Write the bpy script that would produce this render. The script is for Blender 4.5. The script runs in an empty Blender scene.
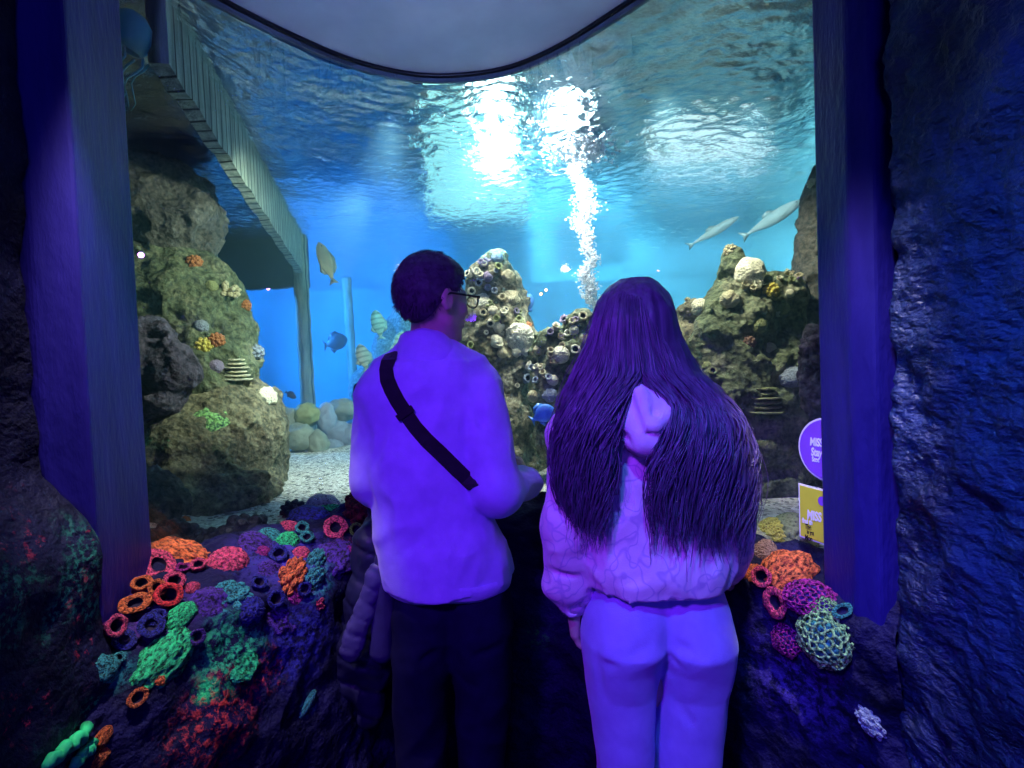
import bpy, bmesh, math, random
import numpy as np
from mathutils import Vector, Matrix, Euler
from mathutils.bvhtree import BVHTree

random.seed(7)
rng = np.random.default_rng(11)
SC = bpy.context.scene
COL = SC.collection
R = math.radians
pi = math.pi

# ------------------------------------------------------------------ camera
FPX = 520.0
CAM_Z = 1.44
cd = bpy.data.cameras.new('camera')
cam = bpy.data.objects.new('camera', cd)
COL.objects.link(cam)
cd.sensor_width = 36.0
cd.lens = FPX / 1024.0 * 36.0
cd.clip_start = 0.02
cd.clip_end = 60
M3 = (Matrix.Rotation(R(90 - 1.64), 3, 'X') @ Matrix.Rotation(R(-2.2), 3, 'Z'))
cam.matrix_world = Matrix.Translation((0, 0, CAM_Z)) @ M3.to_4x4()
SC.camera = cam


def ray_dir(px, py):
    return M3 @ Vector(((px - 512) / FPX, (384 - py) / FPX, -1.0))


def P(px, py, d):
    """world point seen at photo pixel (px, py) at world distance y = d"""
    v = ray_dir(px, py)
    v = v * (d / v.y)
    return Vector((v.x, v.y, v.z + CAM_Z))


def PZ(px, py, z):
    """world point seen at a photo pixel on the level z"""
    v = ray_dir(px, py)
    v = v * ((z - CAM_Z) / v.z)
    return Vector((v.x, v.y, z))


# ------------------------------------------------------------------ numpy noise
_perm = rng.permutation(256).astype(np.int32)
_perm = np.concatenate([_perm, _perm, _perm])
_g = rng.normal(size=(256, 3)).astype(np.float32)
_g /= np.linalg.norm(_g, axis=1)[:, None]


def noise3(p):
    """gradient noise, p (N,3) -> about -1..1"""
    p = np.asarray(p, np.float32)
    pi_ = np.floor(p).astype(np.int32)
    f = p - pi_
    pi_ &= 255
    u = f * f * f * (f * (f * 6 - 15) + 10)
    out = np.zeros(len(p), np.float32)
    for dx in (0, 1):
        wx = u[:, 0] if dx else 1 - u[:, 0]
        for dy in (0, 1):
            wy = u[:, 1] if dy else 1 - u[:, 1]
            for dz in (0, 1):
                wz = u[:, 2] if dz else 1 - u[:, 2]
                h = _perm[_perm[_perm[pi_[:, 0] + dx] + pi_[:, 1] + dy] + pi_[:, 2] + dz]
                g = _g[h]
                out += wx * wy * wz * (g[:, 0] * (f[:, 0] - dx) + g[:, 1] * (f[:, 1] - dy) + g[:, 2] * (f[:, 2] - dz))
    return out * 1.5


def fbm(p, octv=3, gain=0.5):
    a, s, o = 1.0, 1.0, 0
    p = np.asarray(p, np.float32)
    for _ in range(octv):
        o = o + a * noise3(p * s + 17.3 * s)
        a *= gain
        s *= 2.03
    return o


# ------------------------------------------------------------------ implicit surfaces
def grid_points(lo, hi, h):
    lo = np.array(lo, np.float32)
    n = np.ceil((np.array(hi) - lo) / h).astype(int) + 1
    ax = [lo[i] + h * np.arange(n[i], dtype=np.float32) for i in range(3)]
    X, Y, Z = np.meshgrid(*ax, indexing='ij')
    return np.stack([X.ravel(), Y.ravel(), Z.ravel()], 1), tuple(n), lo


def surf_nets(f, lo, h):
    n = f.shape
    s = f < 0
    c = np.zeros(tuple(k - 1 for k in n), np.int8)
    offs = [(a, b, d) for a in (0, 1) for b in (0, 1) for d in (0, 1)]
    for a, b, d in offs:
        c += s[a:n[0] - 1 + a, b:n[1] - 1 + b, d:n[2] - 1 + d]
    mix = (c > 0) & (c < 8)
    idx = np.argwhere(mix)
    num = -np.ones(mix.shape, np.int64)
    num[mix] = np.arange(len(idx))
    vals = np.stack([f[idx[:, 0] + a, idx[:, 1] + b, idx[:, 2] + d] for a, b, d in offs], 1)
    acc = np.zeros((len(idx), 3))
    cnt = np.zeros(len(idx))
    o = np.array(offs, float)
    for i in range(8):
        for j in range(i + 1, 8):
            if np.abs(o[i] - o[j]).sum() != 1:
                continue
            a, b = vals[:, i], vals[:, j]
            m = (a < 0) != (b < 0)
            t = np.where(m, a / np.where(m, a - b, 1), 0)
            acc += m[:, None] * (o[i] + t[:, None] * (o[j] - o[i]))
            cnt += m
    v = (idx + acc / cnt[:, None]) * h + np.array(lo)
    faces = []
    # edges along each axis
    for ax in range(3):
        u, w = [k for k in range(3) if k != ax]
        sl0 = [slice(1, n[k] - 1) for k in range(3)]
        sl1 = [slice(1, n[k] - 1) for k in range(3)]
        sl0[ax] = slice(0, n[ax] - 1)
        sl1[ax] = slice(1, n[ax])
        a, b = s[tuple(sl0)], s[tuple(sl1)]
        e = np.argwhere(a != b)
        if not len(e):
            continue
        ins = a[tuple(e.T)]
        e = e + np.array([0 if k == ax else 1 for k in range(3)])
        q = []
        for du, dw in ((1, 1), (0, 1), (0, 0), (1, 0)):
            k = e.copy()
            k[:, u] -= du
            k[:, w] -= dw
            q.append(num[tuple(k.T)])
        q = np.stack(q, 1)
        flip = ins if ax != 1 else ~ins
        q[~flip] = q[~flip][:, ::-1]
        faces.append(q)
    faces = np.concatenate(faces)
    faces = faces[(faces >= 0).all(1)]
    return v, faces


def implicit(fn, lo, hi, h):
    p, n, l = grid_points(lo, hi, h)
    f = np.empty(len(p), np.float32)
    for i in range(0, len(p), 400000):
        f[i:i + 400000] = fn(p[i:i + 400000])
    return surf_nets(f.reshape(n), l, h)


def smin(a, b, k):
    h = np.clip(0.5 + 0.5 * (b - a) / k, 0, 1)
    return b + (a - b) * h - k * h * (1 - h)


def smax(a, b, k):
    return -smin(-a, -b, k)


def cone(p, a, b, r1, r2=None, sy=1.0):
    """rounded cone from a to b; sy > 1 flattens it along y"""
    if r2 is None:
        r2 = r1
    a = np.array(a, np.float32)
    b = np.array(b, np.float32)
    pa = p - a
    ba = b - a
    if sy != 1.0:
        S = np.array([1, sy, 1], np.float32)
        pa = pa * S
        ba = ba * S
    t = np.clip(pa @ ba / max(float(ba @ ba), 1e-9), 0, 1)
    return np.linalg.norm(pa - t[:, None] * ba, axis=1) - (r1 + (r2 - r1) * t)


def ell(p, c, r, rot=None):
    q = p - np.array(c, np.float32)
    if rot is not None:
        q = q @ np.array(rot, np.float32)
    r = np.array(r, np.float32)
    k0 = np.linalg.norm(q / r, axis=1)
    k1 = np.linalg.norm(q / (r * r), axis=1)
    return k0 * (k0 - 1) / np.maximum(k1, 1e-6)


def loft(p, rows):
    """stack of ellipses: rows of (z, cx, cy, half width, half depth, power)"""
    rows = sorted(rows)
    zs = np.array([r[0] for r in rows])
    z = p[:, 2]

    def it(k):
        return np.interp(z, zs, [r[k] for r in rows]).astype(np.float32)
    cx, cy, w, d = it(1), it(2), it(3), it(4)
    pw = rows[0][5] if len(rows[0]) > 5 else 2.3
    q = (np.abs((p[:, 0] - cx) / w) ** pw + np.abs((p[:, 1] - cy) / d) ** pw) ** (1 / pw)
    f = (q - 1) * np.minimum(w, d)
    return np.maximum(f, np.maximum(zs[0] - z, z - zs[-1]))


# ------------------------------------------------------------------ objects
def raw_mesh(name, v, f, smooth=True):
    me = bpy.data.meshes.new(name)
    v = np.asarray(v, np.float32)
    if isinstance(f, np.ndarray):
        k = f.shape[1]
        me.vertices.add(len(v))
        me.vertices.foreach_set('co', v.ravel())
        me.loops.add(f.size)
        me.loops.foreach_set('vertex_index', f.astype(np.int32).ravel())
        me.polygons.add(len(f))
        me.polygons.foreach_set('loop_start', (np.arange(len(f)) * k).astype(np.int32))
        me.update(calc_edges=True)
        me.validate()
    else:
        me.from_pydata([tuple(map(float, x)) for x in v], [], f)
        me.update()
    if smooth:
        me.shade_smooth()
    return me


def link(name, me, mat=None, parent=None, loc=None):
    o = bpy.data.objects.new(name, me)
    COL.objects.link(o)
    if mat is not None and me is not None and not me.materials:
        me.materials.append(mat)
    if parent is not None:
        o.parent = parent
    if loc is not None:
        o.location = loc
    return o


def obj(name, v, f, mat, parent=None, smooth=True, loc=None):
    return link(name, raw_mesh(name, v, f, smooth), mat, parent, loc)


def tag(o, label, cat, group=None, kind=None):
    o['label'] = label
    o['category'] = cat
    if group:
        o['group'] = group
    if kind:
        o['kind'] = kind
    return o


def thing(name, label, cat, loc=(0, 0, 0), group=None):
    o = bpy.data.objects.new(name, None)
    COL.objects.link(o)
    o.empty_display_size = 0.05
    o.location = loc
    return tag(o, label, cat, group)


def struct(name, v, f, mat, smooth=False):
    o = obj(name, v, f, mat, smooth=smooth)
    o['kind'] = 'structure'
    return o


def shift(v, c):
    return np.asarray(v) - np.array(c)


def box(lo, hi):
    x0, y0, z0 = lo
    x1, y1, z1 = hi
    v = [(x0, y0, z0), (x1, y0, z0), (x1, y1, z0), (x0, y1, z0), (x0, y0, z1), (x1, y0, z1), (x1, y1, z1), (x0, y1, z1)]
    f = [(0, 3, 2, 1), (4, 5, 6, 7), (0, 1, 5, 4), (1, 2, 6, 5), (2, 3, 7, 6), (3, 0, 4, 7)]
    return v, f


def prism(poly, z0, z1):
    """upright prism over a counter-clockwise plan polygon"""
    n = len(poly)
    v = [(x, y, z0) for x, y in poly] + [(x, y, z1) for x, y in poly]
    f = [tuple(range(n))[::-1], tuple(range(n, 2 * n))]
    for i in range(n):
        j = (i + 1) % n
        f.append((i, j, n + j, n + i))
    return v, f


def tube(path, rad, seg=8, cap=True):
    path = [Vector(p) for p in path]
    n = len(path)
    if not hasattr(rad, '__len__'):
        rad = [rad] * n
    v, f = [], []
    up = None
    for i, p in enumerate(path):
        t = (path[min(i + 1, n - 1)] - path[max(i - 1, 0)]).normalized()
        if up is None:
            up = t.orthogonal().normalized()
        up = (up - t * up.dot(t)).normalized()
        b = t.cross(up)
        for k in range(seg):
            a = 2 * pi * k / seg
            v.append(p + (up * math.cos(a) + b * math.sin(a)) * rad[i])
    for i in range(n - 1):
        for k in range(seg):
            k2 = (k + 1) % seg
            f.append((i * seg + k, i * seg + k2, (i + 1) * seg + k2, (i + 1) * seg + k))
    if cap:
        f.append(tuple(range(seg))[::-1])
        f.append(tuple((n - 1) * seg + k for k in range(seg)))
    return v, f


def lathe(prof, seg=24):
    """revolve (r, z) rows round z"""
    v, f = [], []
    for r, z in prof:
        for k in range(seg):
            a = 2 * pi * k / seg
            v.append((r * math.cos(a), r * math.sin(a), z))
    for i in range(len(prof) - 1):
        for k in range(seg):
            k2 = (k + 1) % seg
            f.append((i * seg + k, i * seg + k2, (i + 1) * seg + k2, (i + 1) * seg + k))
    return np.array(v), f


def join(*ms):
    V, F = [], []
    for v, f in ms:
        o = len(V)
        V.extend([tuple(x) for x in v])
        F.extend([tuple(i + o for i in q) for q in f])
    return V, F


_ico = {}


def ico(sub):
    if sub not in _ico:
        bm = bmesh.new()
        bmesh.ops.create_icosphere(bm, subdivisions=sub, radius=1)
        v = np.array([x.co[:] for x in bm.verts])
        f = np.array([[x.index for x in q.verts] for q in bm.faces])
        bm.free()
        _ico[sub] = (v, f)
    return _ico[sub][0].copy(), _ico[sub][1]


def bvh_of(objs):
    V, F = [], []
    for o in objs:
        mw = o.matrix_world
        b = len(V)
        V.extend([mw @ x.co for x in o.data.vertices])
        F.extend([tuple(i + b for i in q.vertices) for q in o.data.polygons])
    return BVHTree.FromPolygons(V, F)


def orient(o, loc, n, size, spin=0.0):
    """stand an object (local z up) on a surface with normal n"""
    n = Vector(n).normalized()
    q = Vector((0, 0, 1)).rotation_difference(n)
    sz = size if hasattr(size, '__len__') else (size, size, size)
    o.matrix_world = Matrix.Translation(loc) @ q.to_matrix().to_4x4() @ Matrix.Rotation(spin, 4, 'Z') @ Matrix.Diagonal((*sz, 1))
# ------------------------------------------------------------------ materials
class NT:
    def __init__(self, name):
        self.m = bpy.data.materials.new(name)
        self.m.use_nodes = True
        self.t = self.m.node_tree
        self.t.nodes.clear()
        self.out = self.n('ShaderNodeOutputMaterial')
        self.tc = None

    def n(self, typ, **kw):
        x = self.t.nodes.new(typ)
        for k, v in kw.items():
            if k in x.inputs:
                x.inputs[k].default_value = v
            else:
                setattr(x, k, v)
        return x

    def l(self, a, b):
        self.t.links.new(a, b)

    def co(self, scale=(1, 1, 1)):
        if self.tc is None:
            self.tc = self.n('ShaderNodeTexCoord')
        mp = self.n('ShaderNodeMapping')
        mp.inputs['Scale'].default_value = scale
        self.l(self.tc.outputs['Object'], mp.inputs['Vector'])
        return mp.outputs['Vector']

    def noise(self, scale, detail=4, stretch=(1, 1, 1), rough=0.55):
        x = self.n('ShaderNodeTexNoise')
        x.inputs['Scale'].default_value = scale
        x.inputs['Detail'].default_value = detail
        x.inputs['Roughness'].default_value = rough
        self.l(self.co(stretch), x.inputs['Vector'])
        return x.outputs['Fac']

    def voro(self, scale, feature='F1', stretch=(1, 1, 1)):
        x = self.n('ShaderNodeTexVoronoi')
        x.feature = feature
        x.inputs['Scale'].default_value = scale
        self.l(self.co(stretch), x.inputs['Vector'])
        return x.outputs['Distance']

    def ramp(self, fac, stops):
        x = self.n('ShaderNodeValToRGB')
        e = x.color_ramp.elements
        while len(e) < len(stops):
            e.new(0.5)
        for i, (p, c) in enumerate(stops):
            e[i].position = p
            e[i].color = (*c, 1) if len(c) == 3 else c
        self.l(fac, x.inputs['Fac'])
        return x.outputs['Color']

    def mix(self, fac, a, b):
        x = self.n('ShaderNodeMix', data_type='RGBA')
        for s, v in ((0, fac), (6, a), (7, b)):
            if isinstance(v, (int, float)):
                x.inputs[s].default_value = v
            elif isinstance(v, tuple):
                x.inputs[s].default_value = (*v, 1) if len(v) == 3 else v
            else:
                self.l(v, x.inputs[s])
        return x.outputs[2]

    def math(self, op, a, b=0.0):
        x = self.n('ShaderNodeMath', operation=op)
        for s, v in ((0, a), (1, b)):
            if isinstance(v, (int, float)):
                x.inputs[s].default_value = v
            else:
                self.l(v, x.inputs[s])
        return x.outputs[0]

    def bump(self, h, strength=0.5, dist=0.01, prev=None):
        x = self.n('ShaderNodeBump')
        x.inputs['Strength'].default_value = strength
        x.inputs['Distance'].default_value = dist
        self.l(h, x.inputs['Height'])
        if prev is not None:
            self.l(prev, x.inputs['Normal'])
        return x.outputs['Normal']

    def pbr(self, col, rough=0.7, spec=0.4, normal=None, **kw):
        b = self.n('ShaderNodeBsdfPrincipled')
        if isinstance(col, tuple):
            b.inputs['Base Color'].default_value = (*col, 1)
        else:
            self.l(col, b.inputs['Base Color'])
        if isinstance(rough, (int, float)):
            b.inputs['Roughness'].default_value = rough
        else:
            self.l(rough, b.inputs['Roughness'])
        b.inputs['Specular IOR Level'].default_value = spec
        if normal is not None:
            self.l(normal, b.inputs['Normal'])
        for k, v in kw.items():
            b.inputs[k.replace('_', ' ')].default_value = v
        self.l(b.outputs[0], self.out.inputs['Surface'])
        return self.m


def plain(name, c, rough=0.6, spec=0.4, bump=0.0, bscale=60, dist=0.004, var=0.25, **kw):
    t = NT(name)
    d = tuple(x * (1 - var) for x in c)
    e = tuple(min(1, x * (1 + var)) for x in c)
    col = t.ramp(t.noise(bscale * 0.25, 4), [(0.3, d), (0.7, e)])
    nm = t.bump(t.noise(bscale, 5), bump, dist) if bump else None
    return t.pbr(col, rough, spec, nm, **kw)


def reef_mat(name, stops, scale=7, bscale=60, dist=0.012, strength=0.9, pits=45, rough=0.85):
    """mottled living-rock surface: patches of colour, pits and grain"""
    t = NT(name)
    a = t.ramp(t.noise(scale, 6, rough=0.65), stops)
    fine = t.ramp(t.noise(scale * 7, 5, rough=.7), [(0.36, (0.10, 0.11, 0.11)), (0.50, (0.6, 0.6, 0.58)), (0.64, (1, 1, 1))])
    x = t.n('ShaderNodeMix', data_type='RGBA', blend_type='MULTIPLY')
    x.inputs[0].default_value = 0.92
    t.l(a, x.inputs[6])
    t.l(fine, x.inputs[7])
    n1 = t.bump(t.voro(pits), strength * 0.7, dist)
    n2 = t.bump(t.noise(bscale, 6), strength, dist, n1)
    return t.pbr(x.outputs[2], rough, 0.3, n2)


def coral_mat(name, c, c2=None, scale=40, pits=True, rough=0.6, dist=0.004, fleck=None):
    t = NT(name)
    c2 = c2 or tuple(x * 0.25 for x in c)
    h = t.voro(scale)
    col = t.ramp(h, [(0.10, c2), (0.42, c)])
    nm = t.bump(h, 1.0, dist)
    if fleck:
        n = t.noise(fleck, 5, rough=.72)
        col = t.mix(t.ramp(n, [(0.40, (1, 1, 1)), (0.56, (0, 0, 0))]), col, tuple(x * .10 for x in c2))
        nm = t.bump(n, 1.0, dist * 1.5, nm)
    return t.pbr(col, rough, 0.3, nm)


def emit(name, c, s):
    t = NT(name)
    e = t.n('ShaderNodeEmission')
    e.inputs['Color'].default_value = (*c, 1)
    e.inputs['Strength'].default_value = s
    t.l(e.outputs[0], t.out.inputs['Surface'])
    return t.m


M = {}
# setting
def _wallrock(name, base, hi, tint_red, tint_green):
    """dark rough gallery rock with flecks of fluorescent paint low down"""
    t = NT(name)
    col = t.ramp(t.noise(9, 6), [(0.35, base), (0.7, hi)])
    if tint_green is not None:
        z = t.n('ShaderNodeSeparateXYZ')
        t.l(t.co(), z.inputs[0])
        for (lo, hi_, colr, sc, th, seed) in (tint_green, tint_red):
            low = t.n('ShaderNodeMapRange')
            low.inputs['From Min'].default_value = hi_
            low.inputs['From Max'].default_value = lo
            t.l(z.outputs['Z'], low.inputs['Value'])
            blot = t.ramp(t.noise(seed, 2), [(0.52, (0, 0, 0)), (0.62, (1, 1, 1))])
            fleck = t.ramp(t.noise(sc, 5, rough=0.7), [(th, (0, 0, 0)), (th + 0.1, (1, 1, 1))])
            f = t.math('MULTIPLY', t.math('MULTIPLY', blot, fleck), low.outputs[0])
            col = t.mix(f, col, colr)
    n1 = t.bump(t.noise(28, 6), 1.0, 0.02)
    n2 = t.bump(t.noise(120, 4), 0.6, 0.004, n1)
    return t.pbr(col, 0.7, 0.2, n2)


M['wall_l'] = _wallrock('dark_rock_wall', (0.003, 0.003, 0.018), (0.008, 0.008, 0.045),
                        (0.9, 1.3, (0.9, 0.05, 0.10), 60, 0.56, 9.0), (0.9, 1.28, (0.03, 0.34, 0.20), 75, 0.49, 5.0))
t = NT('dark_relief_wall')
col = t.ramp(t.noise(6, 5, (1, 1, 0.6)), [(0.3, (0.008, 0.012, 0.06)), (0.75, (0.03, 0.06, 0.24))])
n1 = t.bump(t.noise(42, 5, (1, 1, 1.6)), 1.0, 0.025)
M['wall_r'] = t.pbr(col, 0.36, 0.55, t.bump(t.noise(90, 3), 0.5, 0.004, n1))
t = NT('blue_painted_timber')
col = t.ramp(t.noise(5, 4, (4, 4, 0.7)), [(0.3, (0.012, 0.007, 0.14)), (0.7, (0.024, 0.014, 0.22))])
n1 = t.bump(t.noise(40, 4, (1.6, 1.6, 0.5)), 0.5, 0.006)
M['pillar'] = t.pbr(col, 0.5, 0.22, n1)
t = NT('pale_ceiling')
col = t.ramp(t.noise(3.2, 4), [(0.3, (0.5, 0.52, 0.6)), (0.7, (0.72, 0.74, 0.82))])
M['ceiling'] = t.pbr(col, 0.5, 0.4, t.bump(t.noise(14, 3), 0.2, 0.01))
M['rim'] = plain('dark_rubber_rim', (0.008, 0.009, 0.012), 0.4)
M['rim2'] = plain('grey_steel_rim', (0.12, 0.16, 0.20), 0.35, 0.5)
M['floor'] = plain('dark_floor', (0.012, 0.012, 0.03), 0.5, 0.4, 0.3, 80)
# the parapet rock with its painted patches (the paint keeps to the surface)
class ParapetRock:
    def __init__(self):
        self.t = NT('parapet_rock')
        self.col = self.t.ramp(self.t.noise(10, 6), [(0.35, (0.003, 0.003, 0.022)), (0.7, (0.010, 0.008, 0.075))])
        self.geo = self.t.co()

    def blot(self, c, r, colr, sc, th):
        t = self.t
        d = t.n('ShaderNodeVectorMath', operation='DISTANCE')
        t.l(self.geo, d.inputs[0])
        d.inputs[1].default_value = c
        fall = t.n('ShaderNodeMapRange')
        fall.inputs['From Min'].default_value = r
        fall.inputs['From Max'].default_value = r * 0.25
        t.l(d.outputs['Value'], fall.inputs['Value'])
        fleck = t.ramp(t.noise(sc, 6, rough=0.75), [(th, (0, 0, 0)), (th + 0.09, (1, 1, 1))])
        self.col = t.mix(t.math('MULTIPLY', fall.outputs[0], fleck), self.col, colr)

    def done(self):
        t = self.t
        n1 = t.bump(t.noise(30, 6), 1.0, 0.02)
        return t.pbr(self.col, 0.7, 0.2, t.bump(t.noise(110, 4), 0.7, 0.005, n1))


# glass and water
t = NT('tank_glass')
g = t.n('ShaderNodeBsdfGlossy'); g.inputs['Roughness'].default_value = 0.02
g.inputs['Color'].default_value = (0.9, 0.95, 1, 1)
tr = t.n('ShaderNodeBsdfTransparent'); tr.inputs['Color'].default_value = (0.97, 0.985, 0.99, 1)
lw = t.n('ShaderNodeLayerWeight'); lw.inputs['Blend'].default_value = .5
frv = t.math('ADD', t.math('MULTIPLY', t.math('POWER', lw.outputs['Facing'], 5.0), .6), .018)
mx = t.n('ShaderNodeMixShader')
t.l(frv, mx.inputs[0]); t.l(tr.outputs[0], mx.inputs[1]); t.l(g.outputs[0], mx.inputs[2])
t.l(mx.outputs[0], t.out.inputs['Surface'])
M['glass'] = t.m

t = NT('tank_water')
vs = t.n('ShaderNodeVolumeScatter'); vs.inputs['Color'].default_value = (0.30, 0.72, 1.0, 1)
vs.inputs['Density'].default_value = 0.155; vs.inputs['Anisotropy'].default_value = 0.35
va = t.n('ShaderNodeVolumeAbsorption'); va.inputs['Color'].default_value = (0.25, 0.75, 1.0, 1)
va.inputs['Density'].default_value = 0.12
ad = t.n('ShaderNodeAddShader')
t.l(vs.outputs[0], ad.inputs[0]); t.l(va.outputs[0], ad.inputs[1]); t.l(ad.outputs[0], t.out.inputs['Volume'])
M['water'] = t.m

t = NT('water_surface')
nb = t.bump(t.noise(24, 4, rough=0.55), 0.6, 0.02)
g = t.n('ShaderNodeBsdfGlossy'); g.inputs['Roughness'].default_value = 0.08
g.inputs['Color'].default_value = (0.85, 0.97, 1, 1)
rf = t.n('ShaderNodeBsdfRefraction'); rf.inputs['IOR'].default_value = 0.90; rf.inputs['Roughness'].default_value = 0.05
rf.inputs['Color'].default_value = (0.82, 0.97, 1, 1)
t.l(nb, g.inputs['Normal']); t.l(nb, rf.inputs['Normal'])
m1 = t.n('ShaderNodeMixShader'); m1.inputs[0].default_value = 0.6
t.l(g.outputs[0], m1.inputs[1]); t.l(rf.outputs[0], m1.inputs[2])
t.l(m1.outputs[0], t.out.inputs['Surface'])
M['surface'] = t.m

M['tankwall'] = plain('blue_tank_wall', (0.14, 0.42, 0.66), 0.7, 0.3, 0.2, 8, 0.02, 0.2)
M['tankwall_r'] = plain('teal_tank_wall', (0.22, 0.48, 0.52), 0.7, 0.3, 0.2, 8, 0.02, 0.2)
t = NT('pale_gravel')
vx = t.n('ShaderNodeTexVoronoi'); vx.inputs['Scale'].default_value = 75
t.l(t.co(), vx.inputs['Vector'])
sx = t.n('ShaderNodeSeparateColor'); t.l(vx.outputs['Color'], sx.inputs[0])
col = t.ramp(sx.outputs[0], [(0.0, (0.10, 0.11, 0.10)), (0.22, (0.40, 0.42, 0.36)), (0.5, (0.74, 0.77, 0.68)), (1.0, (0.90, 0.92, 0.86))])
M['sand'] = t.pbr(col, 0.9, 0.2, t.bump(vx.outputs['Distance'], 1.0, -0.008))

# reef
M['reef_dark'] = reef_mat('grey_reef_rock', [(0.3, (0.07, 0.07, 0.07)), (0.55, (0.17, 0.17, 0.15)), (0.75, (0.30, 0.30, 0.25))])
M['reef_green'] = reef_mat('olive_reef_rock', [(0.3, (0.09, 0.11, 0.07)), (0.5, (0.20, 0.25, 0.14)), (0.72, (0.40, 0.40, 0.27))])
M['reef_tan'] = reef_mat('tan_reef_rock', [(0.28, (0.10, 0.10, 0.08)), (0.5, (0.30, 0.28, 0.18)), (0.62, (0.44, 0.42, 0.27)), (0.8, (0.34, 0.42, 0.33))])
M['reef_purple'] = reef_mat('violet_reef_rock', [(0.3, (0.06, 0.05, 0.08)), (0.55, (0.14, 0.12, 0.18)), (0.75, (0.26, 0.24, 0.30))])
M['reef_blue'] = reef_mat('blue_reef_rock', [(0.3, (0.05, 0.10, 0.20)), (0.6, (0.15, 0.28, 0.42)), (0.8, (0.30, 0.45, 0.5))])
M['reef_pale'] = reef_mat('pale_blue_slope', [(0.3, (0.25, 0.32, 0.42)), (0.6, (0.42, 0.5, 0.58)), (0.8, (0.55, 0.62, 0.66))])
M['stone'] = plain('pale_stone', (0.28, 0.32, 0.25), 0.8, 0.3, 0.6, 40, 0.01)
M['wood'] = NT('weathered_timber')
t = M['wood']
col = t.ramp(t.noise(6, 5, (6, 6, 0.8)), [(0.3, (0.12, 0.17, 0.15)), (0.7, (0.38, 0.48, 0.42))])
w = t.n('ShaderNodeTexWave', wave_type='BANDS', bands_direction='Y')
w.inputs['Scale'].default_value = 5.2; w.inputs['Distortion'].default_value = 0.6
t.l(t.co(), w.inputs['Vector'])
gap = t.ramp(w.outputs['Fac'], [(0.02, (0.06, 0.06, 0.06)), (0.12, (1, 1, 1))])
x = t.n('ShaderNodeMix', data_type='RGBA', blend_type='MULTIPLY'); x.inputs[0].default_value = 1
t.l(col, x.inputs[6]); t.l(gap, x.inputs[7])
M['wood'] = t.pbr(x.outputs[2], 0.8, 0.3, t.bump(t.noise(40, 5, (3, 3, 0.4)), 0.8, 0.01))
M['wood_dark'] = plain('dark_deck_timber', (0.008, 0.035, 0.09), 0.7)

CORAL = {
 'pale': ((0.80, 0.78, 0.58), (0.34, 0.34, 0.24)), 'tan': ((0.52, 0.48, 0.30), (0.16, 0.15, 0.09)),
 'yellow': ((0.72, 0.60, 0.12), (0.25, 0.20, 0.03)), 'olive': ((0.32, 0.36, 0.16), (0.09, 0.11, 0.05)),
 'greyblue': ((0.30, 0.36, 0.44), (0.08, 0.10, 0.14)), 'violetgrey': ((0.34, 0.28, 0.42), (0.10, 0.08, 0.14)),
 'rust': ((0.55, 0.22, 0.08), (0.18, 0.06, 0.03)), 'brown': ((0.30, 0.17, 0.12), (0.07, 0.04, 0.03)),
 'black': ((0.012, 0.012, 0.022), (0.004, 0.004, 0.008)), 'ink': ((0.03, 0.025, 0.06), (0.01, 0.008, 0.02)),
 'darkred': ((0.16, 0.02, 0.025), (0.03, 0.005, 0.01)),
 # fluorescent paints on the parapet
 'pink': ((1.0, 0.10, 0.22), (0.30, 0.015, 0.16)), 'red': ((0.95, 0.05, 0.06), (0.22, 0.01, 0.05)),
 'orange': ((1.0, 0.22, 0.06), (0.45, 0.04, 0.04)), 'green': ((0.04, 0.80, 0.26), (0.01, 0.16, 0.09)),
 'teal': ((0.06, 0.42, 0.40), (0.01, 0.07, 0.10)), 'blue': ((0.035, 0.035, 0.36), (0.012, 0.012, 0.10)),
 'violet': ((0.10, 0.03, 0.34), (0.03, 0.01, 0.11)), 'magenta': ((0.55, 0.03, 0.34), (0.12, 0.01, 0.12)),
 'lime': ((0.42, 0.85, 0.30), (0.05, 0.20, 0.12)), 'oliveglow': ((0.12, 0.20, 0.05), (0.03, 0.05, 0.02)),
}
TANK_TONES = ('pale', 'tan', 'yellow', 'olive', 'greyblue', 'violetgrey', 'rust', 'brown', 'black', 'ink')
for k, (a, b) in CORAL.items():
    M['c_' + k] = coral_mat(k + '_coral', a, b, 6.5 if k in TANK_TONES else 4.2, True, fleck=None if k in TANK_TONES else 6.5)
M['mouth'] = plain('dark_coral_mouth', (0.012, 0.006, 0.03), 0.8)
M['bubble'] = plain('white_bubbles', (0.95, 0.97, 0.98), 0.3, 0.6, var=0.02)

t = NT('white_bubbles')
df = t.n('ShaderNodeBsdfDiffuse'); df.inputs['Color'].default_value = (.95, .97, .98, 1)
tl = t.n('ShaderNodeBsdfTranslucent'); tl.inputs['Color'].default_value = (.95, .98, 1, 1)
mx = t.n('ShaderNodeMixShader'); mx.inputs[0].default_value = .5
t.l(df.outputs[0], mx.inputs[1]); t.l(tl.outputs[0], mx.inputs[2]); t.l(mx.outputs[0], t.out.inputs['Surface'])
M['bubble'] = t.m
# ------------------------------------------------------------------ plan curves
def spline(pts, n):
    """Catmull-Rom through plan points"""
    p = np.array([pts[0]] + list(pts) + [pts[-1]], float)
    k = len(pts) - 1
    out = []
    for s in np.linspace(0, k - 1e-6, n):
        i = int(s)
        u = s - i
        a, b, c, d = p[i], p[i + 1], p[i + 2], p[i + 3]
        out.append(0.5 * (2 * b + (c - a) * u + (2 * a - 5 * b + 4 * c - d) * u * u + (3 * b - a - 3 * c + d) * u ** 3))
    return np.array(out)


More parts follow.
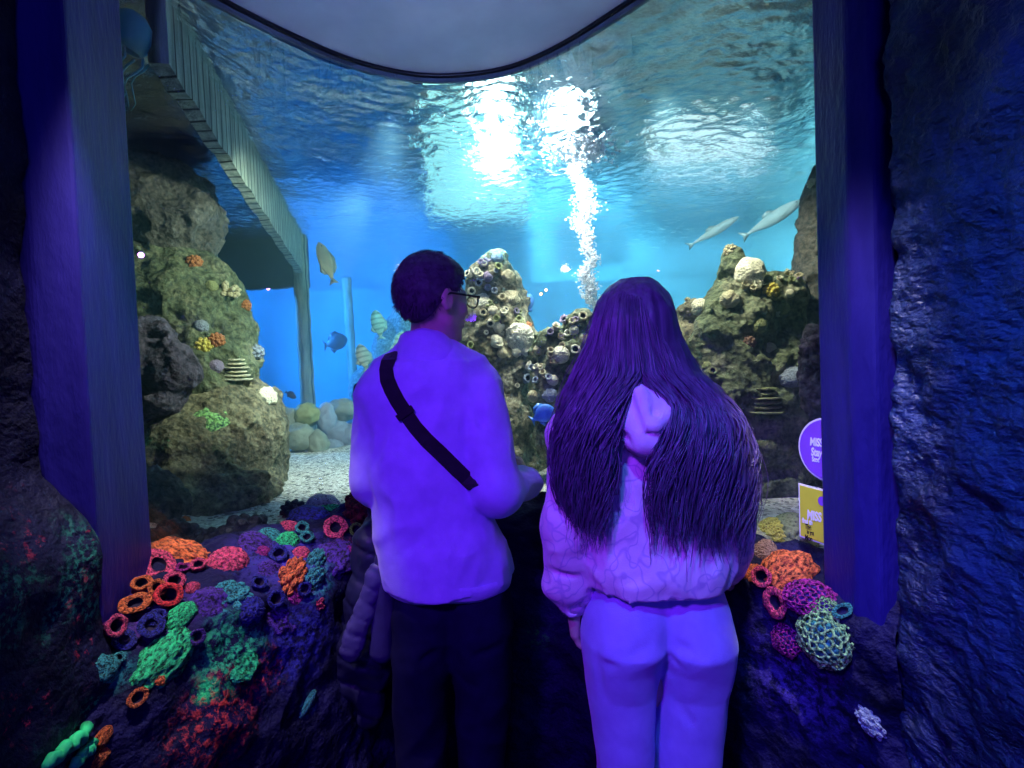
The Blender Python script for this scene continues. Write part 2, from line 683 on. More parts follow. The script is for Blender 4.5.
GL = spline([(-.905, 1.20), (-.865, 1.32), (-.79, 1.44), (-.65, 1.62), (-.47, 1.79), (-.25, 1.88), (.0, 1.86), (.2, 1.74),
             (.41, 1.52), (.56, 1.36), (.66, 1.26), (.725, 1.19)], 72)
Z_SAND, Z_SILL, Z_WATER, Z_CEIL = 0.95, 1.0, 2.46, 2.49
TX0, TX1, TY1 = -3.3, 2.9, 6.3


def yfront(x):
    return np.interp(x, np.concatenate([[-9, -.92], GL[:, 0], [.74, 9]]), np.concatenate([[1.25, 1.22], GL[:, 1], [1.22, 1.25]]))


# ------------------------------------------------------------------ gallery shell
PL = [P(33, 300, .965), P(82, 300, 1.0), P(137, 300, 1.24)]
PR = [P(818, 300, 1.125), P(850, 300, 1.02), P(875, 300, .985)]
def pillar(name, poly):
    n = 5
    v, f = prism([(p[0], p[1]) for p in poly], 0.0, Z_CEIL + .02)
    o = struct(name, v, f, M['pillar'])
    b = o.modifiers.new('b', 'BEVEL'); b.width = 0.006; b.segments = 2; b.limit_method = 'ANGLE'
    return o
pillar('pillar_left', [PL[0], PL[1], PL[2], (PL[2].x - .13, 1.31), (-1.15, 1.32), (-1.15, .98)])
pillar('pillar_right', [PR[0], (PR[0].x + .13, 1.27), (1.0, 1.28), (1.0, 1.0), PR[2], PR[1]])


def rock_sheet(name, base, nu, nv, amp, scale, mat, seed=0.0, extra=None):
    """a wall sheet: base(u, v) -> point and outward normal, roughened in depth"""
    U, V = np.meshgrid(np.linspace(0, 1, nu), np.linspace(0, 1, nv), indexing='ij')
    p, n = base(U.ravel(), V.ravel())
    q = p * scale + seed
    r = 1 - np.abs(fbm(q, 4))
    d = amp * (0.7 * fbm(q * .5 + 5, 2) + 0.6 * r - .3)
    if extra is not None:
        d = d + extra(p)
    v = p + n * d[:, None]
    i = np.arange(nu * nv).reshape(nu, nv)
    f = np.stack([i[:-1, :-1].ravel(), i[1:, :-1].ravel(), i[1:, 1:].ravel(), i[:-1, 1:].ravel()], 1)
    return obj(name, v, f, mat)


def wall_base(path, z0, z1, side):
    path = np.array(path, float)
    s = np.concatenate([[0], np.cumsum(np.linalg.norm(np.diff(path, axis=0), axis=1))])
    s /= s[-1]

    def fn(u, v):
        x = np.interp(u, s, path[:, 0]); y = np.interp(u, s, path[:, 1])
        e = 1e-3
        tx = np.interp(np.minimum(u + e, 1), s, path[:, 0]) - np.interp(np.maximum(u - e, 0), s, path[:, 0])
        ty = np.interp(np.minimum(u + e, 1), s, path[:, 1]) - np.interp(np.maximum(u - e, 0), s, path[:, 1])
        l = np.hypot(tx, ty)
        n = np.stack([-ty / l * side, tx / l * side, 0 * l], 1)
        return np.stack([x, y, z0 + (z1 - z0) * v], 1).astype(np.float32), n.astype(np.float32)
    return fn


def mound(p):
    lo = np.clip((1.32 - p[:, 2]) / .22, 0, 1)
    return .105 * lo * lo * (3 - 2 * lo) * np.clip((p[:, 1] - .35) / .3, 0, 1)


wl = rock_sheet('wall_left', wall_base([(-.86, -2.6), (-.86, .3), (-.875, .8), (PL[0].x - .01, .975), (-1.02, 1.0)], 0, Z_CEIL, -1), 150, 130, .03, 9, M['wall_l'], 3.0, mound)
wl['kind'] = 'structure'
wr = rock_sheet('wall_right', wall_base([(.84, -2.6), (.80, .0), (.755, .45), (PR[2].x + .012, .955), (PR[2].x + .1, 1.02)], 0, Z_CEIL, 1), 420, 300, .020, 24, M['wall_r'], 8.0)
wr['kind'] = 'structure'
struct('wall_back', *box((-1.0, -2.65, 0), (1.0, -2.6, Z_CEIL)), M['floor'])
struct('floor', *box((-1.2, -2.6, -.05), (1.1, 1.95, 0)), M['floor'])
# side walls of the gallery front, beyond the pillars
struct('wall_front', *box((TX0 - .1, 1.20, 0), (-1.0, 1.26, Z_CEIL)), M['floor'])
struct('wall_front.001', *box((.96, 1.20, 0), (TX1 + .1, 1.26, Z_CEIL)), M['floor'])

# ceiling reaching out over the bay, with its dark rubber and steel lip
inner = GL * 1.0
cpoly = [(-1.1, -2.65), (1.0, -2.65), (1.0, 1.19)] + [(x, y) for x, y in GL[::-1]] + [(-1.1, 1.19)]
struct('ceiling', *prism(cpoly, Z_CEIL, Z_CEIL + .06), M['ceiling'])


def ribbon(path, off, z0, z1, th):
    """upright band along a plan curve"""
    p = np.array(path)
    t = np.gradient(p, axis=0)
    n = np.stack([t[:, 1], -t[:, 0]], 1)
    n /= np.linalg.norm(n, axis=1)[:, None]
    a = p + n * off
    b = p + n * (off + th)
    k = len(p)
    v = [(*q, z0) for q in a] + [(*q, z0) for q in b] + [(*q, z1) for q in b] + [(*q, z1) for q in a]
    f = []
    for i in range(k - 1):
        for r in range(4):
            r2 = (r + 1) % 4
            f.append((r * k + i, r * k + i + 1, r2 * k + i + 1, r2 * k + i))
    f += [(0, k, 2 * k, 3 * k), (k - 1, 4 * k - 1, 3 * k - 1, 2 * k - 1)]
    return v, f


struct('trim_1', *ribbon(GL, .012, Z_CEIL - .011, Z_CEIL + .001, .010), M['rim'], True)
struct('trim_2', *ribbon(GL, -.006, Z_CEIL - .022, Z_CEIL + .05, .016), M['rim2'], True)
g = struct('window_1', *ribbon(GL, 0, Z_SILL - .05, Z_CEIL - .002, .010), M['glass'], True)

# ------------------------------------------------------------------ tank shell
xs = np.linspace(TX0 - .05, TX1 + .05, 130)
ts = np.linspace(0, 1, 120) ** 1.5
X = np.repeat(xs, len(ts)); T = np.tile(ts, len(xs))
yf = yfront(X) + .0
Y = yf + (TY1 + .05 - yf) * T
Z = Z_SAND + .03 * fbm(np.stack([X * 1.6, Y * 1.6, 0 * X], 1), 3) + .004 * noise3(np.stack([X * 14, Y * 14, 0 * X], 1))
i = np.arange(len(X)).reshape(len(xs), len(ts))
f = np.stack([i[:-1, :-1].ravel(), i[1:, :-1].ravel(), i[1:, 1:].ravel(), i[:-1, 1:].ravel()], 1)
o = struct('sand', np.stack([X, Y, Z], 1), f, M['sand'], True)
sand_bvh = bvh_of([o])
struct('wall_tank_back', *box((TX0 - .1, TY1, .7), (TX1 + .1, TY1 + .1, 4.6)), M['tankwall'])
struct('wall_tank_left', *box((TX0 - .1, 1.2, .7), (TX0, TY1, 4.6)), M['tankwall'])
struct('wall_tank_right', *box((TX1, 1.2, .7), (TX1 + .1, TY1, 4.6)), M['tankwall_r'])
struct('roof_tank', *box((TX0 - .1, 1.2, 4.6), (TX1 + .1, TY1 + .1, 4.7)), M['floor'])
struct('wall_tank_front', *box((TX0 - .1, 1.1, Z_CEIL + .07), (TX1 + .1, 1.2, 4.6)), M['floor'])

poly = [(TX0 - .02, 1.262)] + [(-1.0, 1.262)] + [(x, y + .004) for x, y in GL] + [(1.0, 1.262), (TX1 + .02, 1.262), (TX1 + .02, TY1 + .02), (TX0 - .02, TY1 + .02)]
w = struct('water', *prism(poly, .72, Z_WATER + .028), M['water'])

xs = np.linspace(TX0, TX1, 330)
ts = np.linspace(0, 1, 330) ** 1.25
X = np.repeat(xs, len(ts)); T = np.tile(ts, len(xs))
yf = yfront(X) + .008
Y = yf + (TY1 - yf) * T
q = np.stack([X, Y * 1.0, 0 * X], 1)
warp = q + .10 * np.stack([noise3(q * 2 + 3), noise3(q * 2 + 9), 0 * X], 1)
splash = np.exp(-(((X - .20) ** 2 + (Y - 2.35) ** 2) / .5 ** 2))
Z = Z_WATER + .012 + .013 * noise3(warp * np.array([3.6, 5.0, 1])) + (.008 + .008 * splash) * (np.abs(noise3(warp * np.array([10.5, 17, 1]) + 4)) * 2 - .6) + .003 * noise3(warp * np.array([24, 36, 1]))
i = np.arange(len(X)).reshape(len(xs), len(ts))
f = np.stack([i[:-1, :-1].ravel(), i[1:, :-1].ravel(), i[1:, 1:].ravel(), i[:-1, 1:].ravel()], 1)
o = struct('water_surface', np.stack([X, Y, Z], 1), f, M['surface'], True)

# ------------------------------------------------------------------ parapet below the glass
TOP = spline([(-.80, .90), (-.70, 1.1), (-.60, 1.3), (-.44, 1.54), (-.22, 1.68), (.08, 1.66), (.34, 1.47), (.52, 1.25), (.63, 1.08), (.70, .96)], 150)
FOOT = spline([(-.60, .70), (-.53, 1.0), (-.47, 1.25), (-.37, 1.50), (-.2, 1.6), (.1, 1.58), (.31, 1.44), (.50, 1.2), (.60, 1.0), (.70, .86)], 150)
GLR = spline([(-.93, 1.0)] + [tuple(q) for q in GL[::7]] + [(.76, 1.0)], 150)


def par_base(u, v):
    """v: 0 floor .. .62 shoulder .. 1 glass"""
    k = u * 149
    i0 = np.clip(k.astype(int), 0, 148); fr = (k - i0)[:, None]
    F = FOOT[i0] * (1 - fr) + FOOT[i0 + 1] * fr
    T = TOP[i0] * (1 - fr) + TOP[i0 + 1] * fr
    G = GLR[i0] * (1 - fr) + GLR[i0 + 1] * fr
    a = np.clip(v / .62, 0, 1)
    b = np.clip((v - .62) / .38, 0, 1)
    xy = F + (T - F) * (a ** 1.4)[:, None] + (G + (G - T) * .04 - T) * b[:, None]
    z = .91 * a + .10 * np.sin(b * pi / 2)
    d = (FOOT[np.minimum(i0 + 1, 149)] - FOOT[i0])
    d /= np.linalg.norm(d, axis=1)[:, None]
    n = np.stack([d[:, 1] * (1 - .6 * b), -d[:, 0] * (1 - .6 * b), .35 + .9 * b], 1)
    n /= np.linalg.norm(n, axis=1)[:, None]
    return np.concatenate([xy, z[:, None]], 1).astype(np.float32), n.astype(np.float32)


def flatten_glass(p):
    return 0 * p[:, 0] - .012


PAR = rock_sheet('parapet', par_base, 300, 150, .045, 7, None, 1.0, flatten_glass)
PAR['kind'] = 'structure'
PAR_BVH = bvh_of([PAR, wl, bpy.data.objects['pillar_left']])


def on_parapet(px, py):
    o = Vector((0, 0, CAM_Z))
    hit = PAR_BVH.ray_cast(o, ray_dir(px, py).normalized())
    if hit[0] is None:
        return None
    return hit[0], hit[1]


prock = ParapetRock()
for px, py, rp, c, sc, th in ((230, 652, 36, (.03, .55, .22), 55, .46), (205, 690, 12, (.03, .7, .2), 50, .42), (224, 722, 46, (.75, .06, .05), 60, .50),
                              (262, 672, 26, (.55, .05, .06), 60, .52), (315, 575, 24, (.04, .35, .32), 60, .46), (228, 600, 20, (.04, .30, .30), 60, .48),
                              (112, 668, 22, (.03, .28, .26), 60, .44), (308, 705, 10, (.03, .3, .26), 60, .46), (345, 545, 14, (.4, .03, .12), 60, .5),
                              (190, 745, 34, (.5, .05, .06), 60, .54), (540, 636, 16, (.02, .22, .05), 60, .5), (300, 640, 40, (.03, .03, .3), 50, .46),
                              (800, 680, 60, (.05, .03, .22), 40, .45), (285, 555, 50, (.06, .04, .32), 40, .40), (150, 610, 40, (.10, .03, .26), 40, .42)):
    h = on_parapet(px, py)
    if h:
        d = h[0].y
        prock.blot(h[0], rp / FPX * d * 1.25, c, sc, th)
PAR.data.materials.clear()
PAR.data.materials.append(prock.done())
# ------------------------------------------------------------------ reef rocks
def reef_rock(name, blobs, mat, label, k=.08, amp=.05, scale=7.0, h=.016, cut=(), cat='reef rock', group=None, zmax=2.50, clip_glass=True):
    """blobs: (px, py, depth, rx, ry, rz in metres)"""
    C = [(np.array(P(b[0], b[1], b[2])), b[3:6]) for b in blobs]
    lo = np.min([c - np.array(r) for c, r in C], axis=0) - amp * 2.2
    hi = np.max([c + np.array(r) for c, r in C], axis=0) + amp * 2.2
    lo[2] = max(lo[2], Z_SAND - .08)

    def fn(p):
        f = None
        for c, r in C:
            g = ell(p, c, r)
            f = g if f is None else smin(f, g, k)
        for b in cut:
            f = smax(f, -ell(p, np.array(P(*b[:3])), b[3:6]), .05)
        q = p * scale
        f = f - amp * (fbm(q + 3, 2) * .8 + .7 * (1 - np.abs(fbm(q * 1.3 + 9, 3))) - .45)
        f = f - amp * .22 * fbm(p * scale * 5 + 1, 2)
        f = smax(f, p[:, 2] - zmax, .02)
        f = np.maximum(f, Z_SAND - .05 - p[:, 2])
        if clip_glass:
            f = np.maximum(f, yfront(p[:, 0]) + .03 - p[:, 1])
        return f
    v, fc = implicit(fn, lo, hi, h)
    c = v.mean(0)
    c[2] = v[:, 2].min()
    o = obj(name, shift(v, c), fc, mat, loc=c)
    return tag(o, label, cat, group)


rocks = []
def rr(*a, **k):
    o = reef_rock(*a, **k)
    rocks.append(o)
    return o


rr('reef_rock', [(158, 205, 2.5, .24, .22, .22), (188, 225, 2.48, .15, .16, .13), (140, 175, 2.5, .2, .2, .24), (172, 245, 2.46, .15, .15, .11)],
   M['reef_dark'], 'dark grey rock outcrop breaking the water under the timber deck', h=.014)
rr('reef_rock', [(190, 320, 2.42, .20, .2, .32), (150, 300, 2.42, .18, .2, .3), (210, 380, 2.38, .19, .2, .24), (232, 340, 2.45, .10, .12, .2), (222, 290, 2.45, .08, .1, .1), (180, 270, 2.45, .12, .12, .12)],
   M['reef_green'], 'olive rock pillar with coral growing between grey outcrop and tan boulder', amp=.045, h=.014)
rr('reef_rock', [(166, 372, 2.12, .13, .11, .11), (150, 340, 2.14, .1, .1, .1), (160, 405, 2.12, .10, .1, .06)],
   M['reef_purple'], 'violet grey knobbly rock lump jutting from the left reef', amp=.03, scale=11, h=.011)
rr('reef_rock', [(205, 440, 2.3, .27, .26, .22), (245, 430, 2.38, .17, .2, .24), (180, 470, 2.15, .22, .2, .18), (258, 470, 2.38, .10, .2, .14), (205, 498, 2.0, .22, .16, .10), (250, 492, 2.12, .12, .14, .07)],
   M['reef_tan'], 'big tan and grey boulder with green crust resting on pale gravel', amp=.04, cut=[(206, 484, 1.84, .12, .13, .075)], h=.013)
rr('reef_rock', [(163, 522, 1.80, .05, .06, .07), (158, 488, 1.84, .05, .06, .07), (172, 505, 1.84, .045, .05, .06)],
   M['reef_dark'], 'small dark grey rock tucked beneath the tan boulder by the left pillar', amp=.02, scale=18, h=.008)
# centre
rr('reef_rock', [(497, 275, 2.55, .08, .1, .12), (479, 282, 2.52, .06, .08, .10), (503, 310, 2.55, .12, .13, .16), (505, 360, 2.55, .15, .16, .2), (500, 420, 2.53, .17, .18, .2), (505, 470, 2.5, .19, .2, .16), (478, 330, 2.5, .08, .1, .12), (522, 335, 2.52, .07, .1, .06)],
   M['reef_tan'], 'tall rock peak covered with coral beside the man in glasses', amp=.035, scale=9, h=.012)
rr('reef_rock', [(580, 330, 2.3, .07, .09, .09), (552, 350, 2.3, .09, .1, .1), (590, 380, 2.3, .12, .12, .16), (548, 395, 2.28, .08, .1, .12), (600, 450, 2.25, .2, .18, .2), (545, 440, 2.25, .05, .08, .08), (640, 380, 2.3, .12, .12, .2)],
   M['reef_green'], 'lower rock mound crowded with tube coral between the two visitors', amp=.03, scale=10, h=.011)
# right
rr('reef_rock', [(729, 272, 2.12, .042, .06, .10), (738, 320, 2.12, .13, .14, .16), (752, 290, 2.14, .07, .09, .09), (778, 305, 2.16, .10, .12, .14), (716, 345, 2.10, .10, .12, .16), (735, 400, 2.08, .16, .16, .24), (780, 400, 2.12, .18, .18, .28), (700, 420, 2.06, .12, .14, .2), (750, 470, 2.02, .22, .18, .16), (812, 440, 2.1, .14, .16, .24)],
   M['reef_green'], 'large shadowed rock mass with ledges behind the long haired visitor', amp=.04, scale=8, h=.013, cut=[(770, 478, 1.80, .20, .12, .07)])
rr('reef_rock', [(697, 312, 2.22, .10, .09, .05), (688, 340, 2.22, .07, .08, .08), (676, 370, 2.2, .08, .08, .12)],
   M['reef_tan'], 'pale sloping rock shoulder left of the large shadowed rock mass', amp=.025, scale=12, h=.010)
rr('reef_rock', [(818, 215, 2.25, .06, .09, .2), (815, 280, 2.25, .09, .1, .18), (812, 330, 2.22, .12, .12, .2)],
   M['reef_dark'], 'tall thin rock spire rising beside the right pillar', amp=.03, scale=12, h=.011)
rr('reef_rock', [(820, 355, 1.72, .035, .05, .06), (821, 385, 1.72, .045, .06, .07), (818, 340, 1.72, .02, .04, .05), (823, 430, 1.72, .04, .06, .16)],
   M['reef_purple'], 'slim knobbly grey rock column hugging the right pillar above the round sign', amp=.02, scale=22, h=.008)
# far slope behind the man
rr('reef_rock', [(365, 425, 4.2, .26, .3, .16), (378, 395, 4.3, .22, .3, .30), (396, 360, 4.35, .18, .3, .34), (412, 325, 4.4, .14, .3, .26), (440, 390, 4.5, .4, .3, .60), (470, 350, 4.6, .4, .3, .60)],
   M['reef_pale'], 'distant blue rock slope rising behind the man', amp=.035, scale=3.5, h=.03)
rock_bvh = bvh_of(rocks) if False else None


def pick(px, py, pool=None):
    """first rock or sand surface met along a sight line"""
    return TANK_BVH.ray_cast(Vector((0, 0, CAM_Z)), ray_dir(px, py).normalized())


def rebuild_pool():
    global TANK_BVH
    bpy.context.view_layer.update()
    TANK_BVH = bvh_of(rocks + [bpy.data.objects['sand']])


rebuild_pool()

# rounded stones at the foot of the post
for k, (px, py, d, rx, rz, mt, lab) in enumerate((
        (287, 425, 3.5, .10, .13, 'stone', 'pale upright rounded stone left of the timber post'),
        (307, 415, 3.5, .09, .08, 'c_olive', 'round greenish stone in front of the timber post foot'),
        (300, 437, 3.4, .10, .09, 'stone', 'greenish pale stone low in front of the timber post'),
        (278, 442, 3.45, .08, .07, 'c_olive', 'small olive stone at the left end of the stone pile'),
        (318, 445, 3.4, .07, .10, 'stone', 'long pale stone leaning right of the timber post'),
        (326, 420, 3.55, .07, .12, 'c_greyblue', 'knobbly grey stone standing right of the timber post'),
        (343, 410, 3.7, .12, .08, 'stone', 'large pale smooth stone on top of the blue pile'),
        (338, 432, 3.6, .11, .08, 'c_greyblue', 'blue grey stone below the large pale smooth stone'),
        (352, 437, 3.6, .10, .09, 'c_greyblue', 'blue stone partly behind the man with the strap'),
        (330, 447, 3.5, .09, .05, 'c_greyblue', 'low blue stone on the gravel near the man'))):
    v, f = ico(4)
    v = v * np.array([rx, rx * .9, rz])
    n = v / np.linalg.norm(v, axis=1)[:, None]
    v = v + n * (.18 * rx * fbm(n * 1.8 + k * 7, 3))[:, None]
    c = P(px, py, d)
    o = obj('stone', v, f, M[mt], loc=c)
    tag(o, lab, 'stone', 'stones at the foot of the timber post')

# ------------------------------------------------------------------ timber deck over the water
deck = thing('timber_deck', 'weathered plank deck edge on posts hanging into the blue water', 'deck', P(300, 270, 3.9))
def wpart(name, v, f, m, par, smooth=False, bev=0.0):
    c = par.location
    o = obj(name, shift(v, c), f, m, par, smooth)
    if bev:
        b = o.modifiers.new('b', 'BEVEL'); b.width = bev; b.segments = 2
    return o
B = PZ(303, 240, Z_WATER); A = PZ(188, 42, Z_WATER); A = A + (A - B) * .07
A.z = B.z = Z_WATER + .10
def fascia(a, b, low_a, low_b, th):
    d = (b - a).normalized(); s = Vector((-d.y, d.x, 0)) * th
    n = 40
    v = []
    for i in range(n + 1):
        p = a.lerp(b, i / n); lo = low_a + (low_b - low_a) * i / n
        jig = .006 * math.sin(i * 5.1) + .004 * math.sin(i * 2.3)
        for q, z in ((p, p.z), (p + s, p.z), (p + s, lo + jig), (p, lo + jig)):
            v.append((q.x, q.y, z))
    f = [(0, 1, 2, 3), (4 * n + 3, 4 * n + 2, 4 * n + 1, 4 * n)]
    for i in range(n):
        for r in range(4):
            r2 = (r + 1) % 4
            f.append((4 * i + r, 4 * i + 4 + r, 4 * i + 4 + r2, 4 * i + r2))
    return v, f
wpart('fascia', *fascia(A, B, Z_WATER - .16, Z_WATER - .26, .05), M['wood'], deck)
E = P(236, 262, 3.95); E = Vector((-2.9, 3.95, B.z))
wpart('end_fascia', *fascia(E, Vector((B.x, 3.95, B.z)), Z_WATER - .34, Z_WATER - .34, .05), M['wood_dark'], deck)
# boards under the deck
def deck_slab():
    v, f = [], []
    n = 14
    for i in range(n):
        y0 = 1.36 + (3.95 - 1.36) * i / n; y1 = y0 + (3.95 - 1.36) / n - .004
        xa = A.x + (B.x - A.x) * (y0 - A.y) / (B.y - A.y) - .051
        bv, bf = box((TX0 + .02, y0, Z_WATER + .05), (xa, y1, Z_WATER + .09))
        o = len(v); v += bv; f += [tuple(j + o for j in q) for q in bf]
    return v, f
wpart('deck_boards', *deck_slab(), M['wood_dark'], deck)
def post(px0, py0, px1, py1, d, r, m):
    a = P(px0, py0, d); b = P(px1, py1, d)
    b.z = Z_SAND - .02
    a.z = Z_WATER + .05
    path = [a.lerp(b, i / 24) for i in range(25)]
    return tube(path, [r * (1 + .06 * math.sin(i * 2.1)) for i in range(25)], 16)
wpart('post', *post(300, 270, 309, 412, 3.86, .052, 0), M['wood'], deck, True)
wpart('post', *post(208, 190, 214, 300, 3.0, .032, 0), M['wood'], deck, True)
wpart('post', *post(345, 250, 350, 300, 5.6, .05, 0), M['wood'], deck, True)

# ------------------------------------------------------------------ bubble column
bub = []
v0, f0 = ico(1)
V, F = [], []
top = P(577, 128, 2.36); bot = P(594, 330, 2.42)
nb = 0
for i in range(7000):
    if i < 5600:
        s = random.random() ** .9
        c = top.lerp(bot, s)
        w = .034 + .020 * math.sin(s * 17 + 1) * (1 - s) + .030 * (1 - s) ** 3
        a = random.gauss(0, .5) * w; b = random.gauss(0, .5) * w
        off = .014 * math.sin(s * 23) + .01 * math.sin(s * 51)
        p = c + Vector((a + off, b, 0))
        r = random.uniform(.0018, .0050)
    else:
        a = random.uniform(0, 2 * pi); q = abs(random.gauss(0, .085))
        p = Vector((top.x + q * math.cos(a), top.y + q * math.sin(a), Z_WATER - .035 - abs(random.gauss(0, .022))))
        r = random.uniform(.003, .009)
    V.append(v0 * r * np.array([1.15, 1.15, .85]) + np.array(p))
    F.append(f0 + i * len(v0))
V = np.concatenate(V); F = np.concatenate(F)
c = np.array(bot)
o = obj('bubble_column', shift(V, c), F, M['bubble'], loc=c)
tag(o, 'white column of rising bubbles bursting at the bright water surface', 'bubbles', kind='stuff')

# ------------------------------------------------------------------ glowing panels added over the water to make glints in the ripples
M['lamp_body'] = plain('black_lamp_body', (.02, .02, .025), .4)
M['panel_white'] = emit('white_panel_face', (.86, 1.0, .97), 9)
M['panel_soft'] = emit('soft_panel_face', (.85, .98, 1.0), 1.6)
M['panel_cyan'] = emit('cyan_panel_face', (.42, .98, .95), 1.5)
M['panel_hot'] = emit('bright_panel_face', (.95, 1.0, 1.0), 26)
for (x, y, z, w_, h_, mt, lab) in ((-.06, 4.5, 3.95, .30, .85, 'panel_white', 'tall bright panel added to glare through the ripples left of the bubble column'),
                                   (.54, 4.45, 4.0, .30, .34, 'panel_hot', 'brightest panel added to glare through the water above the bubble column'),
                                   (-.26, 5.0, 3.92, .95, 1.25, 'panel_cyan', 'broad dim cyan panel added to shimmer in the ripples above the man'),
                                   (1.9, 4.9, 4.05, 1.0, .40, 'panel_soft', 'white panel added to glint in the choppy water high by the right pillar')):
    e = thing('glint_panel', lab, 'lamp', (x, y, z), 'glint panels added over the tank')
    v, f = box((-w_ / 2 - .03, .02, -h_ / 2 - .03), (w_ / 2 + .03, .14, h_ / 2 + .03))
    o = obj('housing', v, f, M['lamp_body'], e, False)
    v, f = box((-w_ / 2, .0, -h_ / 2), (w_ / 2, .019, h_ / 2))
    o = obj('panel_face', v, f, M[mt], e, False)
    v, f = tube([(0, .08, h_ / 2 + .03), (0, .08, 4.6 - z)], .012, 8)
    o = obj('hanger', v, f, M['lamp_body'], e)

# ------------------------------------------------------------------ underwater lamps
M['lamp_violet'] = emit('violet_lamp_lens', (.55, .22, 1.0), 14)
M['lamp_pink'] = emit('pink_lamp_lens', (1.0, .55, .85), 22)
M['lamp_amber'] = emit('amber_lamp_lens', (1.0, .55, .25), 8)
for px, py, d, r, m, lab in ((402, 252, 5.9, .048, 'lamp_pink', 'pinkish white lamp shining above the man\'s head'),
                             (565, 259, 5.9, .046, 'lamp_pink', 'pink lamp shining beside the bubble column'),
                             (268, 288, 5.9, .024, 'lamp_violet', 'small violet lamp under the timber deck'),
                             (141, 255, 1.95, .010, 'lamp_violet', 'violet lamp on the rock at the left pillar'),
                             (658, 269, 5.9, .016, 'lamp_violet', 'tiny violet lamp above the long haired visitor'),
                             (541, 294, 5.0, .014, 'lamp_amber', 'tiny amber lamp, lower of two over the reef'),
                             (546, 290, 5.6, .014, 'lamp_amber', 'tiny amber lamp, upper of two over the reef')):
    p = P(px, py, d)
    e = thing('underwater_spotlight', lab, 'lamp', p, 'lamps shining inside the tank')
    to = (Vector((0, 0, CAM_Z)) - p).normalized()
    q = Vector((0, 0, 1)).rotation_difference(to).to_matrix().to_4x4()
    hv, hf = lathe([(0, -r * 2.2), (r * .9, -r * 2.1), (r * 1.25, -r * .4), (r * 1.25, r * .05), (r * 1.02, r * .05), (r, -r * .1)], 20)
    h = obj('housing', hv, hf, M['lamp_body'], e); h.matrix_local = q
    bv, bf = tube([(0, 0, -r * 2), (0, 0, -r * 3.2)], r * .35, 8)
    h2 = obj('bracket', bv, bf, M['lamp_body'], e); h2.matrix_local = q
    lv, lf = lathe([(0, r * .35), (r * .5, r * .28), (r * .85, r * .08), (r * 1.0, -r * .1)], 20)
    l = obj('lens', lv, lf, M[m], e); l.matrix_local = q

# ------------------------------------------------------------------ drifting pale form near the left pillar
jc = P(129, 34, 1.40)
jl = thing('jellyfish', 'pale blue rounded floating form trailing thin strands at the left pillar top', 'jellyfish', jc)
t = NT('pale_blue_jelly')
M['jelly'] = t.pbr((.10, .42, .55), .35, .5, None)
jv, jf = lathe([(r_ * .78, z_ * .78) for r_, z_ in [(0, .075), (.03, .07), (.055, .045), (.066, .0), (.064, -.03), (.05, -.052), (.045, -.045), (.055, -.01), (.04, .04), (0, .06)]], 28)
jq = Matrix.Rotation(R(24), 4, 'Y')
b = obj('bell', jv, jf, M['jelly'], jl); b.matrix_local = jq
for k in range(7):
    a = 2 * pi * k / 7
    pts = [(.05 * math.cos(a) + .01 * math.sin(s * 1.3 + k), .05 * math.sin(a) + .008 * math.cos(s + k), -.045 - .022 * s) for s in range(7)]
    tv, tf = tube(pts, [.0035 * (1 - s / 9) for s in range(7)], 6)
    b = obj('tentacle', tv, tf, M['jelly'], jl); b.matrix_local = jq
# ------------------------------------------------------------------ coral kinds (unit size, local z away from the rock)
def fib(n):
    i = np.arange(n) + .5
    ph = np.arccos(1 - 2 * i / n)
    th = pi * (1 + 5 ** .5) * i
    return np.stack([np.cos(th) * np.sin(ph), np.sin(th) * np.sin(ph), np.cos(ph)], 1)


def noisy(v, amp, sc, seed):
    n = v / np.maximum(np.linalg.norm(v, axis=1)[:, None], 1e-6)
    return v + n * (amp * fbm(v * sc + seed, 3))[:, None]


def cup_meshes(flare=1.0, wall=.22, hgt=1.2, seed=0):
    """an open tube: body, glowing rim, dark mouth"""
    body, bf = lathe([(.55, -.5), (.62, 0), (.72, hgt * .5), (.90 * flare, hgt * .92)], 26)
    a0 = .9 * flare
    rim, rf = lathe([(a0, hgt * .92), (a0 + .06, hgt * .98), (a0 + .03, hgt * 1.05), (a0 - wall * .5, hgt * 1.08), (a0 - wall, hgt * 1.03), (a0 - wall - .04, hgt * .9)], 26)
    m, mf = lathe([(a0 - wall - .04, hgt * .9), (a0 - wall - .10, hgt * .5), (.3, hgt * .18), (0, hgt * .14)], 26)
    out = []
    for v, f in ((body, bf), (rim, rf), (m, mf)):
        a = np.arctan2(v[:, 1], v[:, 0])
        ring = np.stack([np.cos(a) * 1.3, np.sin(a) * 1.3, v[:, 2] * .5], 1)
        k = 1 + .13 * fbm(ring + seed * 3.3, 2)
        v = v * np.stack([k, k, np.ones_like(k)], 1)
        v[:, 2] += .16 * noise3(ring * 1.2 + seed * 5 + 40) * np.clip(v[:, 2], 0, 1)
        out.append((v + .03 * np.stack([fbm(v * 4 + seed, 2)] * 3, 1), f))
    return out


